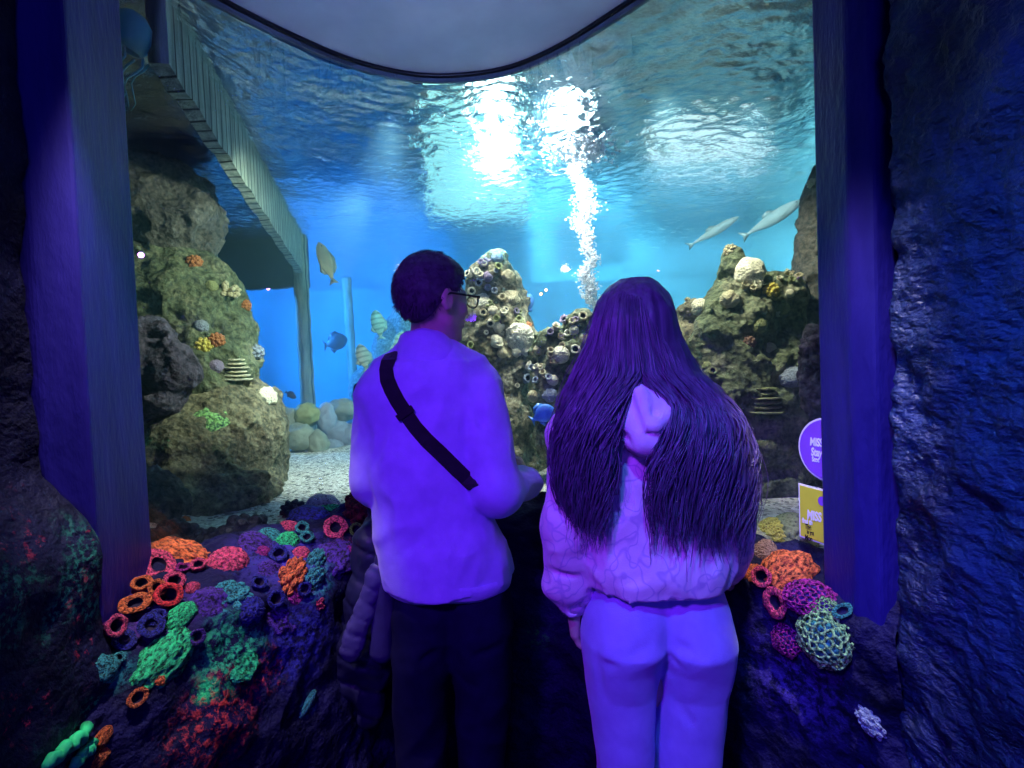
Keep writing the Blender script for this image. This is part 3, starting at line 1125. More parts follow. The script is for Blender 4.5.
def dome_mesh(kind, seed=0):
    v, f = ico(5 if kind in ('brain', 'lobes', 'plate') else 4)
    n = v.copy()
    if kind == 'dome':
        v = v * (1 + .10 * fbm(n * 2.2 + seed, 3) + .05 * np.abs(noise3(n * 9 + seed)))[:, None]
    elif kind == 'brain':
        v = v * (1 + .10 * (1 - np.abs(noise3(n * 4.2 + seed)) * 2.4) + .05 * fbm(n * 1.7 + seed, 2))[:, None]
    elif kind == 'plate':
        v = v * (1 + .16 * fbm(n * 2 + seed, 2) + .11 * (1 - 2 * np.abs(noise3(n * np.array([4, 4, 8]) + seed))))[:, None]
        v = v * np.array([1, 1, .42])
    elif kind == 'lobes':
        pts = fib(40)
        d = np.min(np.linalg.norm(n[:, None, :] - pts[None], axis=2), axis=1)
        v = v * (1 + .34 * np.clip(1 - (d / .28) ** 2, 0, 1) ** .6 - .12 + .08 * fbm(n * 2 + seed, 2))[:, None]
    elif kind == 'mass':
        v = v * (1 + .22 * fbm(n * 1.6 + seed, 3) + .07 * (1 - np.abs(noise3(n * 7 + seed))))[:, None]
        v = v * np.array([1, 1, .75])
    return v, f


def knob_mesh(seed=0):
    """cluster of short blunt branches"""
    r = random.Random(seed)
    ms = []
    for k in range(11):
        a = r.uniform(0, 2 * pi); t = r.uniform(0, .95)
        d = Vector((math.cos(a) * t, math.sin(a) * t, 1.15 - .5 * t)).normalized()
        L = r.uniform(.75, 1.15)
        ms.append(tube([d * .05, d * L * .5 + Vector((0, 0, .05)), d * L * .85, d * L], [.20, .17, .20, .11], 9))
    return join(*ms)


def shelf_mesh(seed=0):
    ms = []
    for k in range(6):
        z = k * .27
        w = 1.0 - .06 * k + .1 * math.sin(k * 2.1 + seed)
        ms.append(lathe([(0, z), (w * .8, z + .02), (w, z + .09), (w * .96, z + .15), (w * .7, z + .14), (0, z + .16)], 30))
    v, f = join(*ms)
    v = np.array(v)
    return v + .08 * np.stack([fbm(v * 1.7 + seed, 2), fbm(v * 1.7 + seed + 5, 2), .3 * fbm(v * 2 + 8, 2)], 1), f


def honeycomb_meshes(seed=0, sub=2):
    """an open net of cells round a core"""
    bm = bmesh.new()
    bmesh.ops.create_icosphere(bm, subdivisions=sub + 1, radius=1)
    bm.verts.ensure_lookup_table()
    ms = []
    fc = [q.calc_center_median().normalized() for q in bm.faces]
    r = random.Random(seed)
    fc = [(c + Vector((r.uniform(-.05, .05), r.uniform(-.05, .05), r.uniform(-.05, .05)))) for c in fc]
    V, F = [], []
    for e in bm.edges:
        a, b = [fc[q.index] for q in e.link_faces]
        v, f = tube([a, (a + b) * .5 * 1.02, b], .052, 6, False)
        o = len(V); V += v; F += [tuple(i + o for i in q) for q in f]
    bm.free()
    V = np.array([x[:] for x in V])
    n = V / np.linalg.norm(V, axis=1)[:, None]
    V = V * (1 + .13 * fbm(n * 1.8 + seed, 2))[:, None] * np.array([1, 1, .8])
    core, cf = ico(3)
    core = core * np.array([.82, .82, .64])
    return (V, F), (core, cf)


_cache = {}


def cached(key, make):
    if key not in _cache:
        v, f = make()
        _cache[key] = (v, f)
    v, f = _cache[key]
    return raw_mesh(key[0], v, f)


def set_mat(me, m):
    me.materials.clear()
    me.materials.append(m)
    return me


_n = [0]
ME = {}


def mesh_for(key, make, m):
    k = (key, m.name)
    if k not in ME:
        v, f = make()
        ME[k] = set_mat(raw_mesh(key[0], v, f), m)
    return ME[k]


def coral(kind, hit, size, colr, label, cat='coral', group=None, stretch=(1, 1, 1), lean=None, mouth=None, spin=None, sink=.15):
    """one coral standing on a surface point"""
    _n[0] += 1
    s = _n[0] % 4
    loc, nrm = hit[0], hit[1]
    if lean is not None:
        nrm = (Vector(nrm) + Vector(lean)).normalized()
    spin = random.uniform(0, 6.28) if spin is None else spin
    m = M['c_' + colr]
    if kind in ('cup', 'flatcup'):
        fl, wl_, hg = (1.0, .34, 1.2) if kind == 'cup' else (1.15, .50, .6)
        root = thing('tube_coral', label, cat, (0, 0, 0), group)
        for nm, ix, mm in (('body', 0, M['c_' + (mouth or colr)]), ('rim', 1, m), ('mouth', 2, M['mouth'])):
            me = mesh_for((nm, kind, s), lambda: cup_meshes(fl, wl_, hg, s)[ix], mm)
            link(nm, me, None, root)
        orient(root, loc - Vector(nrm) * size * .2, nrm, (size * stretch[0], size * stretch[1], size * stretch[2]), spin)
    elif kind == 'comb':
        root = thing('honeycomb_coral', label, cat, (0, 0, 0), group)
        link('net', mesh_for(('net', s), lambda: honeycomb_meshes(s)[0], m), None, root)
        link('core', mesh_for(('core',), lambda: honeycomb_meshes(0)[1], M['c_' + (mouth or 'violet')]), None, root)
        orient(root, loc + Vector(nrm) * size * .1, nrm, (size * stretch[0], size * stretch[1], size * stretch[2]), spin)
    else:
        nm = {'dome': 'dome_coral', 'brain': 'brain_coral', 'plate': 'plate_coral', 'lobes': 'lobed_coral', 'mass': 'coral_mound', 'knobs': 'knob_coral', 'shelf': 'layered_coral'}[kind]
        mk = {'knobs': lambda: knob_mesh(s), 'shelf': lambda: shelf_mesh(s)}.get(kind, lambda: dome_mesh(kind, s * 3.7))
        root = link(nm, mesh_for((nm, s), mk, m))
        tag(root, label, cat, group)
        orient(root, loc - Vector(nrm) * size * sink, nrm, (size * stretch[0], size * stretch[1], size * stretch[2]), spin)
    return root


# ------------------------------------------------------------------ corals on the painted parapet
GP = 'painted corals on the parapet'
LEDGE = [
 # px, py, kind, radius px, colour, label, stretch, mouth colour
 (158, 567, 'flatcup', 15, 'pink', 'widest pink rimmed coral cup under the left pillar', (1.2, .9, 1), 'orange'),
 (181, 554, 'plate', 22, 'orange', 'orange ridged coral plate along the glass edge', (1.2, .7, 1), None),
 (228, 561, 'brain', 16, 'pink', 'round pink coral dome right of the orange ridge', (1, 1, .8), None),
 (134, 588, 'cup', 9, 'orange', 'small orange rimmed tube, upper left of the red cluster', (1.15, .9, .8), 'pink'),
 (149, 592, 'cup', 9, 'orange', 'orange rimmed tube just below the widest pink cup', (1, 1, .8), 'red'),
 (173, 584, 'cup', 9, 'pink', 'pink rimmed tube with violet mouth right of widest cup', (1, 1.1, .9), 'magenta'),
 (199, 569, 'cup', 8, 'pink', 'small bright pink tube below the round pink dome', (1, 1, .9), 'pink'),
 (183, 572, 'cup', 7, 'magenta', 'small violet tube beneath the orange ridge', (1, 1, .9), 'violet'),
 (192, 589, 'dome', 7, 'pink', 'little glossy pink ball among the red tubes', (1, 1, 1), None),
 (168, 600, 'cup', 12, 'red', 'largest red tube with a dark mouth', (1.1, 1, 1), 'pink'),
 (129, 605, 'flatcup', 12, 'orange', 'flat oval orange coral cup beside the pillar foot', (1.2, .85, 1), 'orange'),
 (182, 616, 'dome', 13, 'green', 'upright green coral dome below the red tube', (.8, 1.35, .8), None),
 (206, 606, 'mass', 17, 'violet', 'dark violet coral mound with reddish ridges', (1, 1, .8), None),
 (104, 628, 'cup', 11, 'pink', 'lone pink tube ring at the wall', (1, 1, .8), 'magenta'),
 (124, 642, 'flatcup', 11, 'blue', 'dark blue tube below the lone pink ring', (1, 1, 1), 'blue'),
 (144, 627, 'flatcup', 12, 'blue', 'dark blue ring coral left of the green dome', (1, 1, 1), 'blue'),
 (158, 622, 'cup', 9, 'blue', 'narrow dark blue tube touching the green dome', (1, 1, 1), 'blue'),
 (167, 659, 'plate', 23, 'green', 'bright green slanting coral plate', (.75, 1.25, 1.0), None),
 (150, 676, 'plate', 9, 'orange', 'thin orange crust under the bright green plate', (1.4, .7, .7), None),
 (106, 668, 'mass', 12, 'teal', 'teal lumpy coral low beside the left wall', (1, 1, .8), None),
 (118, 660, 'cup', 6, 'teal', 'small teal tube beside the teal lump', (1, 1, .8), 'teal'),
 (136, 698, 'cup', 9, 'orange', 'single orange ring low on the dark rock', (.9, 1.1, .7), 'red'),
 (102, 738, 'dome', 9, 'orange', 'upper orange knob near the floor', (.7, 1.2, .7), None),
 (99, 759, 'dome', 9, 'orange', 'lower orange knob near the floor', (.8, 1.2, .7), None),
 (230, 655, 'plate', 22, 'green', 'ragged green crust in the middle of the parapet', (1.1, .9, .4), None),
 (204, 690, 'plate', 10, 'green', 'small green crust hanging below the ragged crust', (.7, 1.3, .4), None),
 (307, 706, 'dome', 6, 'teal', 'thin teal finger on dark rock near the jacket', (.7, 2.2, .7), None),
 (309, 516, 'dome', 15, 'blue', 'broad blue coral dome at the glass', (1.25, .8, .8), None),
 (291, 527, 'dome', 8, 'pink', 'small rosy coral button near the glass', (1.2, .8, .7), None),
 (288, 541, 'dome', 10, 'green', 'pale green coral dome under the rosy button', (1, 1, .8), None),
 (272, 537, 'mass', 10, 'teal', 'grey teal crust left of the pale green dome', (1.1, .8, .6), None),
 (302, 531, 'cup', 7, 'teal', 'teal tube right of the rosy button', (1, 1, .9), 'teal'),
 (307, 541, 'cup', 7, 'teal', 'teal tube right of the pale green dome', (1, 1, .9), 'teal'),
 (330, 511, 'plate', 10, 'green', 'flat green coral plate beside the pink flower cup', (1.2, .8, .6), None),
 (335, 529, 'flatcup', 12, 'pink', 'pink flower shaped cup with a dark eye', (1, 1, .9), 'pink'),
 (364, 512, 'lobes', 17, 'darkred', 'dark red knobbly coral beside the man\'s sleeve', (.9, .9, 1.1), None),
 (356, 502, 'lobes', 10, 'darkred', 'smaller dark red knob on top against the glass', (.9, .9, 1.1), None),
 (356, 531, 'cup', 7, 'oliveglow', 'olive tube below the dark red coral', (1, 1, .8), 'oliveglow'),
 (259, 547, 'mass', 15, 'violet', 'violet coral mound beside the round pink dome', (1.1, .9, .7), None),
 (263, 553, 'brain', 7, 'magenta', 'small magenta button on the violet mound', (1, 1, .8), None),
 (279, 557, 'cup', 9, 'blue', 'deep blue ring tube below the pale green dome', (1, 1, .8), 'blue'),
 (301, 554, 'dome', 8, 'pink', 'salmon pink coral cap over the orange fan', (1, 1, .9), None),
 (291, 576, 'lobes', 13, 'orange', 'orange knobbly fan in the middle of blue corals', (.8, 1.35, .7), None),
 (315, 560, 'lobes', 10, 'teal', 'teal knobbly column right of the orange fan', (.7, 1.3, .7), None),
 (314, 580, 'lobes', 9, 'teal', 'lower teal knobbly clump under the column', (.8, 1.2, .6), None),
 (257, 586, 'cup', 8, 'blue', 'blue tube left of the orange fan', (1, 1, .9), 'blue'),
 (273, 599, 'cup', 9, 'blue', 'blue tube below the orange fan', (1, 1, .9), 'blue'),
 (251, 611, 'brain', 12, 'blue', 'blue coral ball with wavy ridges', (1, 1, .9), None),
 (303, 588, 'cup', 7, 'blue', 'blue tube right of the orange fan foot', (1, 1, .9), 'violet'),
 (294, 597, 'mass', 9, 'magenta', 'reddish violet crust under the blue tubes', (1.2, .8, .7), None),
 (319, 604, 'knobs', 7, 'pink', 'small pale pink sprig at the lower right', (1, 1, .8), None),
 (335, 556, 'mass', 17, 'violet', 'large violet mound below the pink flower cup', (1, 1.2, .7), None),
 (351, 553, 'brain', 8, 'magenta', 'red speckled button beside the man\'s jacket', (.7, 1.2, .7), None),
 (231, 597, 'lobes', 14, 'teal', 'dim teal knobbly patch below the pink dome', (1.1, 1, .5), None),
 (197, 636, 'cup', 8, 'violet', 'violet tube right of the bright green plate', (1, 1, .8), 'blue'),
 (272, 620, 'mass', 14, 'violet', 'dark violet crust below the blue tubes', (1.4, .9, .6), None),
 (270, 571, 'mass', 12, 'violet', 'violet lump between blue ring and orange fan', (1, 1, .7), None),
 # right end
 (764, 552, 'mass', 10, 'brown', 'brown lumpy coral above the glowing orange coral', (1, 1, .9), None),
 (786, 570, 'mass', 21, 'orange', 'glowing orange coral mass with open mouths at the right end', (1.1, .9, .7), None),
 (783, 561, 'cup', 8, 'orange', 'upper mouth of the glowing orange coral', (1.3, .9, .7), 'orange'),
 (796, 577, 'cup', 9, 'orange', 'right mouth of the glowing orange coral', (1.1, 1, .7), 'orange'),
 (764, 577, 'cup', 10, 'pink', 'violet mouthed tube left of the glowing orange coral', (1, 1, .8), 'violet'),
 (752, 572, 'mass', 9, 'orange', 'dim orange lump beside the visitor\'s hand', (1, 1, .8), None),
 (779, 602, 'flatcup', 14, 'pink', 'large pink red cup with a green lip at the right end', (1, 1.1, 1.1), 'teal'),
 (809, 598, 'comb', 18, 'magenta', 'red violet honeycomb coral', (1.1, .85, .7), 'violet'),
 (824, 611, 'comb', 12, 'lime', 'pale green honeycomb coral between red comb and blue ring', (1, 1, .7), 'violet'),
 (843, 613, 'cup', 9, 'teal', 'pale blue green ring at the pillar foot', (1.2, .8, .6), 'teal'),
 (826, 638, 'comb', 23, 'lime', 'big pale green honeycomb coral, lowest at the right end', (1, 1, .7), 'teal'),
 (788, 640, 'comb', 13, 'magenta', 'small violet red honeycomb coral under the pink cup', (1, 1, .8), 'violet'),
 (870, 722, 'lobes', 14, 'greyblue', 'pale blue knobbly coral low on the right wall', (.6, .9, .6), None),
]
for px, py, kind, rp, colr, lab, st, mo in LEDGE:
    h = on_parapet(px, py)
    if h is None:
        continue
    n = h[1]
    back = (Vector((0, 0, CAM_Z)) - h[0]).normalized()
    if n.dot(back) < 0:
        n = -n
    n = (n + back * .55).normalized()
    sz = rp / FPX * h[0].y * 1.16
    if px < 150 and 560 < py < 640:          # keep clear of the pillar
        h = (h[0] + Vector((.022, -.012, .006)), h[1])
        n = (n + Vector((.5, -.2, .3))).normalized()
    k = {'cup': .92, 'flatcup': .82, 'knobs': 1.0}.get(kind, 1.0)
    coral(kind, (h[0], n), sz * k, colr, lab, 'coral', GP, st, None, mo, spin=0.0 if kind in ('plate', 'dome', 'lobes', 'mass') else None, sink=.25)
# two long green finger sponges near the floor
for (a, b, r, lab) in (((88, 728), (38, 768), 5.5, 'upper bright green finger sponge by the left wall foot'), ((94, 742), (66, 768), 5.0, 'lower bright green finger sponge by the left wall foot')):
    p0, p1 = on_parapet(*a), on_parapet(*b)
    if p0 and p1:
        q0, q1 = p0[0] + p0[1] * .01, p1[0] + p1[1] * .01
        pts = [q0.lerp(q1, i / 14) + Vector((0, 0, .006 * math.sin(i * 1.7))) for i in range(15)]
        rr_ = r / FPX * q0.y
        v, f = tube(pts, [rr_ * (1 + .22 * math.sin(i * 2.4)) * (1 if 0 < i < 14 else .5) for i in range(15)], 14)
        c = np.array(q0)
        tag(obj('finger_sponge', shift(v, c), f, M['c_green'], loc=c), lab, 'sponge', GP)

# ------------------------------------------------------------------ corals in the water
GT = 'corals growing on the reef in the tank'
TANKC = [
 # left reef
 (228, 292, 'knobs', 13, 'tan', 'knobby tan coral on the shoulder of the olive pillar'), (212, 286, 'dome', 7, 'olive', 'small olive button beside the knobby tan coral'),
 (246, 305, 'lobes', 6, 'rust', 'rusty red coral tip at the edge of the olive pillar'), (201, 326, 'dome', 8, 'greyblue', 'blue grey coral dome on the olive pillar'),
 (204, 346, 'lobes', 9, 'yellow', 'yellow brown coral clump under the blue grey dome'), (217, 340, 'lobes', 8, 'rust', 'orange coral ball beside the yellow clump'),
 (235, 368, 'shelf', 17, 'pale', 'pale layered coral ledge on the left reef'), (257, 352, 'lobes', 8, 'greyblue', 'dark grey coral knob at the right edge of the left reef'),
 (216, 366, 'dome', 9, 'violetgrey', 'violet grey dome beside the pale layered ledge'), (268, 395, 'plate', 10, 'pale', 'pale coral crust on the right flank of the tan boulder'),
 (195, 262, 'lobes', 8, 'rust', 'brown orange coral patch under the grey outcrop'), (214, 422, 'plate', 15, 'lime', 'pale green crust on the face of the tan boulder'),
 (160, 500, 'brain', 9, 'pale', 'pale ridged coral at the foot of the left reef'),
 # in front of the glass foot, dark
 (245, 531, 'lobes', 20, 'black', 'black knobbly mound on gravel just behind the glass'), (206, 538, 'lobes', 13, 'black', 'small black mound left of the black knobbly mound'),
 (172, 536, 'lobes', 20, 'black', 'black coral mass behind the orange ridge'), (293, 506, 'lobes', 10, 'ink', 'upright inky coral knob by the grey stone mound'),
 (322, 502, 'dome', 16, 'violetgrey', 'smooth grey mound behind the blue dome'), (190, 540, 'lobes', 9, 'black', 'little black lump between two black mounds'),
 # centre peak
 (497, 257, 'dome', 7, 'greyblue', 'grey blue round cap on top of the tall peak'), (486, 262, 'knobs', 7, 'violetgrey', 'small dark sprig at the top of the tall peak'),
 (475, 262, 'cup', 5, 'pale', 'pale ring coral high on the peak beside the man'), (470, 275, 'cup', 5, 'pale', 'pale ring coral second from top of the peak'),
 (480, 282, 'cup', 5, 'greyblue', 'grey ring coral on the upper peak'), (472, 290, 'cup', 5, 'pale', 'pale ring coral level with the glasses'),
 (488, 277, 'dome', 6, 'violetgrey', 'violet grey button on the upper peak'), (484, 300, 'plate', 9, 'pale', 'pale fan plate in front of the glasses'),
 (483, 314, 'cup', 5, 'tan', 'tan ring coral below the fan plate'), (490, 322, 'cup', 5, 'pale', 'second ring coral below the fan plate'),
 (508, 276, 'dome', 9, 'tan', 'tan lump on the right flank of the peak top'), (511, 296, 'mass', 10, 'tan', 'lower tan lump on the right flank of the peak'),
 (498, 326, 'dome', 8, 'pale', 'pale oval coral in the middle of the peak'), (496, 341, 'dome', 8, 'pale', 'lower pale oval coral in the middle of the peak'),
 (520, 338, 'plate', 12, 'pale', 'broad pale plate coral on the peak shoulder'), (522, 322, 'dome', 5, 'tan', 'small tan button above the broad pale plate'),
 (528, 326, 'lobes', 5, 'rust', 'reddish knob beside the broad pale plate'), (516, 352, 'dome', 6, 'pale', 'pale button below the broad pale plate'),
 (502, 353, 'dome', 6, 'tan', 'tan button below the pale ovals'), (505, 311, 'cup', 4, 'pale', 'tiny ring coral on the peak flank'),
 (515, 312, 'cup', 4, 'violetgrey', 'tiny violet ring coral on the peak flank'), (493, 310, 'dome', 6, 'pale', 'round pale button above the pale ovals'),
 # second mound
 (543, 319, 'dome', 8, 'yellow', 'yellow crusted stump at the left of the mound'), (559, 310, 'cup', 6, 'violetgrey', 'violet tube on top of the mound'),
 (566, 322, 'cup', 6, 'violetgrey', 'second violet tube on top of the mound'), (556, 328, 'cup', 5, 'pale', 'pale tube below the violet tubes'),
 (578, 306, 'dome', 6, 'pale', 'pale cap at the foot of the bubble column'), (583, 318, 'cup', 6, 'tan', 'tan tube under the pale cap'),
 (574, 330, 'dome', 6, 'pale', 'pale lump in the middle of the mound'), (584, 338, 'dome', 7, 'tan', 'tan lump near the visitor\'s hair'),
 (561, 354, 'brain', 10, 'pale', 'round brain coral with winding ridges'), (526, 350, 'dome', 7, 'pale', 'pale lump bridging peak and mound'),
 (538, 350, 'dome', 6, 'tan', 'tan lump left of the brain coral'), (530, 366, 'dome', 7, 'pale', 'pale rounded lump below the bridge'),
 (525, 378, 'cup', 6, 'greyblue', 'grey ring coral low on the mound'), (537, 375, 'dome', 6, 'tan', 'tan button low on the mound'),
 (553, 380, 'dome', 7, 'pale', 'pale button below the brain coral'), (533, 396, 'brain', 7, 'tan', 'ridged tan ball above the blue fish'),
 (550, 395, 'mass', 8, 'greyblue', 'grey lump beside the blue fish'), (575, 350, 'cup', 6, 'pale', 'pale tube right of the brain coral'),
 (570, 368, 'dome', 7, 'tan', 'tan button right below the brain coral'), (560, 338, 'knobs', 6, 'violetgrey', 'dark sprig above the brain coral'),
 # right reef
 (730, 250, 'lobes', 7, 'tan', 'tan knob on the highest tip of the right rock mass'), (749, 272, 'dome', 16, 'pale', 'sunlit pale dome on the right rock mass'),
 (774, 268, 'knobs', 11, 'pale', 'pale branching coral on the right rock mass'), (788, 274, 'knobs', 8, 'tan', 'smaller branching coral right of the pale one'),
 (770, 290, 'lobes', 9, 'yellow', 'yellow green clump under the sunlit dome'), (758, 282, 'lobes', 6, 'pale', 'small pale clump left of the yellow green clump'),
 (784, 308, 'dome', 7, 'olive', 'smooth olive dome right of the yellow green clump'), (777, 314, 'knobs', 5, 'pale', 'tiny pale sprig under the olive dome'),
 (770, 348, 'brain', 7, 'pale', 'bright little coral ball on the dark rock face'), (749, 342, 'lobes', 7, 'brown', 'reddish brown patch left of the bright ball'),
 (790, 293, 'dome', 5, 'pale', 'pale button by the right pillar'), (765, 398, 'shelf', 20, 'olive', 'dim olive layered ledge low on the right rock mass'),
 (707, 366, 'dome', 6, 'olive', 'dim olive button beside the hair'), (700, 306, 'dome', 10, 'pale', 'pale finger shaped coral on the sloping shoulder'),
 (688, 302, 'knobs', 7, 'tan', 'tan sprig on the sloping shoulder'), (712, 372, 'cup', 5, 'olive', 'dim olive tube beside the hair'),
 (812, 183, 'lobes', 5, 'pale', 'pale knob on the tip of the thin spire'), (760, 325, 'mass', 9, 'olive', 'dim olive lump below the yellow green clump'),
 (729, 300, 'mass', 10, 'tan', 'tan lump on the left flank of the right rock mass'), (792, 375, 'mass', 12, 'greyblue', 'grey lump on the dark rock face by the pillar'),
 # right foreground in the tank
 (775, 526, 'brain', 14, 'yellow', 'yellow brain coral on the gravel at the right end'), (794, 524, 'brain', 19, 'olive', 'dark green ridged dome beside the yellow brain coral'),
 (801, 551, 'plate', 20, 'tan', 'speckled tan coral plate under the yellow sign'),
]
for px, py, kind, rp, colr, lab in TANKC:
    h = pick(px, py)
    if h[0] is None:
        continue
    back = (Vector((0, 0, CAM_Z)) - h[0]).normalized()
    n = (h[1] + back * .4 + Vector((0, 0, .35))).normalized()
    sz = rp / FPX * h[0].y * (.86 if rp < 12 else 1.02)
    stt = (1, 1, 1)
    if kind == 'plate':
        stt = (1.1, 1.1, 1)
    loc = h[0]
    if kind == 'shelf':
        n = Vector((0, 0, 1)); sz *= .85; loc = loc - Vector((0, 0, sz * .7)) + back * sz * -.35
    if colr in ('black', 'ink'):
        sz *= 1.2
    if loc.y > 1 and py > 495:            # things standing on the gravel next to the glass
        q = PZ(px, py + rp * .4, Z_SAND + (.035 if px > 700 else .01))
        q.y = max(q.y, float(yfront(q.x)) + sz * 1.25 + .03)
        loc = q; n = Vector((0, -.25, 1)).normalized()
    coral(kind, (loc, n), sz, colr, lab, 'coral', GT, stt, sink=.2)

# a crust of tiny ring corals and buds: nothing in the photograph tells one from the next
tiny = random.Random(21)
for (cx, cy, wx, wy, cnt, tones, what) in ((482, 272, 15, 22, 16, ('pale', 'greyblue', 'violetgrey'), 'tiny ring coral crusting the top of the tall peak'),
                                            (503, 318, 22, 30, 20, ('pale', 'tan', 'olive'), 'tiny ring coral dotting the middle of the tall peak'),
                                            (562, 322, 22, 20, 18, ('violetgrey', 'tan', 'pale'), 'tiny ring coral crusting the top of the lower mound'),
                                            (545, 372, 18, 26, 16, ('tan', 'greyblue', 'pale'), 'tiny ring coral low on the lower mound'),
                                            (770, 285, 24, 14, 12, ('pale', 'tan', 'olive'), 'tiny ring coral along the top of the right rock mass')):
    for k in range(cnt):
        h = pick(cx + tiny.gauss(0, .55) * wx, cy + tiny.gauss(0, .55) * wy)
        if h[0] is None or h[0].y > 3:
            continue
        back = (Vector((0, 0, CAM_Z)) - h[0]).normalized()
        n = (h[1] + back * .3 + Vector((0, 0, .4))).normalized()
        tone = tiny.choice(tones)
        s_ = tiny.randrange(4)
        def whole(s=s_):
            V_, F_ = join(*cup_meshes(1.0, .34, 1.2, s))
            return np.array(V_), F_
        o = link('ring_coral', mesh_for(('ring', s_), whole, M['c_' + tone]))
        tag(o, what, 'coral', what + 's')
        sz = tiny.uniform(2.6, 4.6) / FPX * h[0].y
        orient(o, h[0] - Vector(n) * sz * .2, n, (sz, sz, sz), tiny.uniform(0, 6))
# ------------------------------------------------------------------ people
M['skin'] = plain('skin', (.62, .42, .34), .5, .4, .15, 180, .001, .06)
M['hair_m'] = plain('short_violet_lit_hair', (.08, .055, .10), .6, .3, .5, 260, .002, .3)  # violet of the blacklight is mixed into the brown
t = NT('long_violet_lit_hair')
col = t.ramp(t.noise(30, 3, (3, 3, .25)), [(.3, (.055, .032, .08)), (.7, (.17, .11, .22))])  # brown hair with the blacklight's violet cast put into its colour
M['hair_g'] = t.pbr(col, .42, .6, None)
def cloth(name, a, b, scale=30, weave=420, rough=.85, sheen=.3, bump=.5):
    t = NT(name)
    col = t.ramp(t.noise(scale, 4), [(.35, a), (.65, b)])
    n1 = t.bump(t.noise(weave, 2), bump, .0015)
    return t.pbr(col, rough, .2, n1, Sheen_Weight=sheen)
M['lav'] = cloth('lavender_fleece', (.44, .36, .88), (.50, .42, .95))
M['navy'] = cloth('dark_navy_trouser_cloth', (.003, .003, .026), (.005, .005, .036), sheen=0)
M['lilac_trouser'] = cloth('lilac_trouser_cloth', (.42, .30, .80), (.48, .35, .86))
t = NT('lilac_printed_fleece')     # fine wandering line print
def contour(sc, seed):
    n = t.noise(sc, 1.2, seed)
    return t.ramp(n, [(.478, (0, 0, 0)), (.495, (1, 1, 1)), (.505, (1, 1, 1)), (.522, (0, 0, 0))])
lines = t.math('MAXIMUM', contour(15, (1, 1, 1.1)), contour(19, (1.2, .9, .9)))
col = t.mix(t.math('MULTIPLY', lines, .55), (.94, .64, .82), (.46, .26, .60))
M['print'] = t.pbr(col, .85, .2, t.bump(t.noise(300, 2), .4, .0015), Sheen_Weight=.3)
M['hood_in'] = cloth('lilac_hood_lining', (.94, .66, .84), (.98, .72, .88))
M['strap'] = cloth('black_webbing', (.010, .009, .016), (.016, .014, .024), weave=600)
M['puff'] = plain('dark_quilted_nylon', (.012, .012, .04), .4, .5, .3, 60, .003)
M['puff_lav'] = plain('pale_quilted_nylon', (.06, .05, .15), .4, .5, .3, 60, .003)
M['lining'] = plain('dark_jacket_lining', (.03, .025, .09), .6, .3)
M['shoe'] = plain('dark_shoe', (.02, .02, .03), .5)
M['black_plastic'] = plain('black_plastic', (.01, .01, .012), .3, .5)
t = NT('spectacle_lens')
g = t.n('ShaderNodeBsdfGlossy'); g.inputs['Roughness'].default_value = .03
tr = t.n('ShaderNodeBsdfTransparent'); mx = t.n('ShaderNodeMixShader'); mx.inputs[0].default_value = .25
t.l(tr.outputs[0], mx.inputs[1]); t.l(g.outputs[0], mx.inputs[2]); t.l(mx.outputs[0], t.out.inputs['Surface'])
M['lens'] = t.m


def yaw_rot(a):
    """columns: right, forward, up of a head turned a radians to the right"""
    return np.array([[math.cos(a), math.sin(a), 0], [-math.sin(a), math.cos(a), 0], [0, 0, 1]], np.float32)


def head_sdf(p, C, yaw, s):
    q = ((p - np.array(C, np.float32)) @ yaw_rot(yaw)) / s
    ax = q.copy(); ax[:, 0] = np.abs(ax[:, 0])
    f = ell(q, (0, -.014, .030), (.076, .098, .096))
    f = smin(f, ell(q, (0, .026, -.032), (.061, .064, .080)), .03)
    f = smin(f, cone(ax, (.045, .005, -.06), (.012, .062, -.098), .020, .017), .025)
    f = smin(f, ell(ax, (.036, .064, -.022), (.022, .018, .020)), .02)
    f = smin(f, ell(q, (0, .080, .024), (.048, .014, .011)), .015)
    f = smax(f, -ell(ax, (.032, .101, .004), (.017, .012, .011)), .012)
    f = smin(f, ell(ax, (.032, .080, .003), (.0125, .0125, .0115)), .004)
    f = smin(f, cone(q, (0, .086, .012), (0, .107, -.026), .007, .0115), .012)
    f = smin(f, ell(ax, (.011, .098, -.031), (.008, .010, .007)), .006)
    f = smin(f, ell(q, (0, .088, -.056), (.024, .010, .0065)), .006)
    f = smin(f, ell(q, (0, .087, -.067), (.020, .010, .007)), .006)
    e = ell(ax, (.080, -.010, -.004), (.010, .021, .032))
    e = smax(e, -ell(ax, (.090, -.004, -.002), (.008, .012, .021)), .006)
    f = smin(f, e, .006)
    return f * s


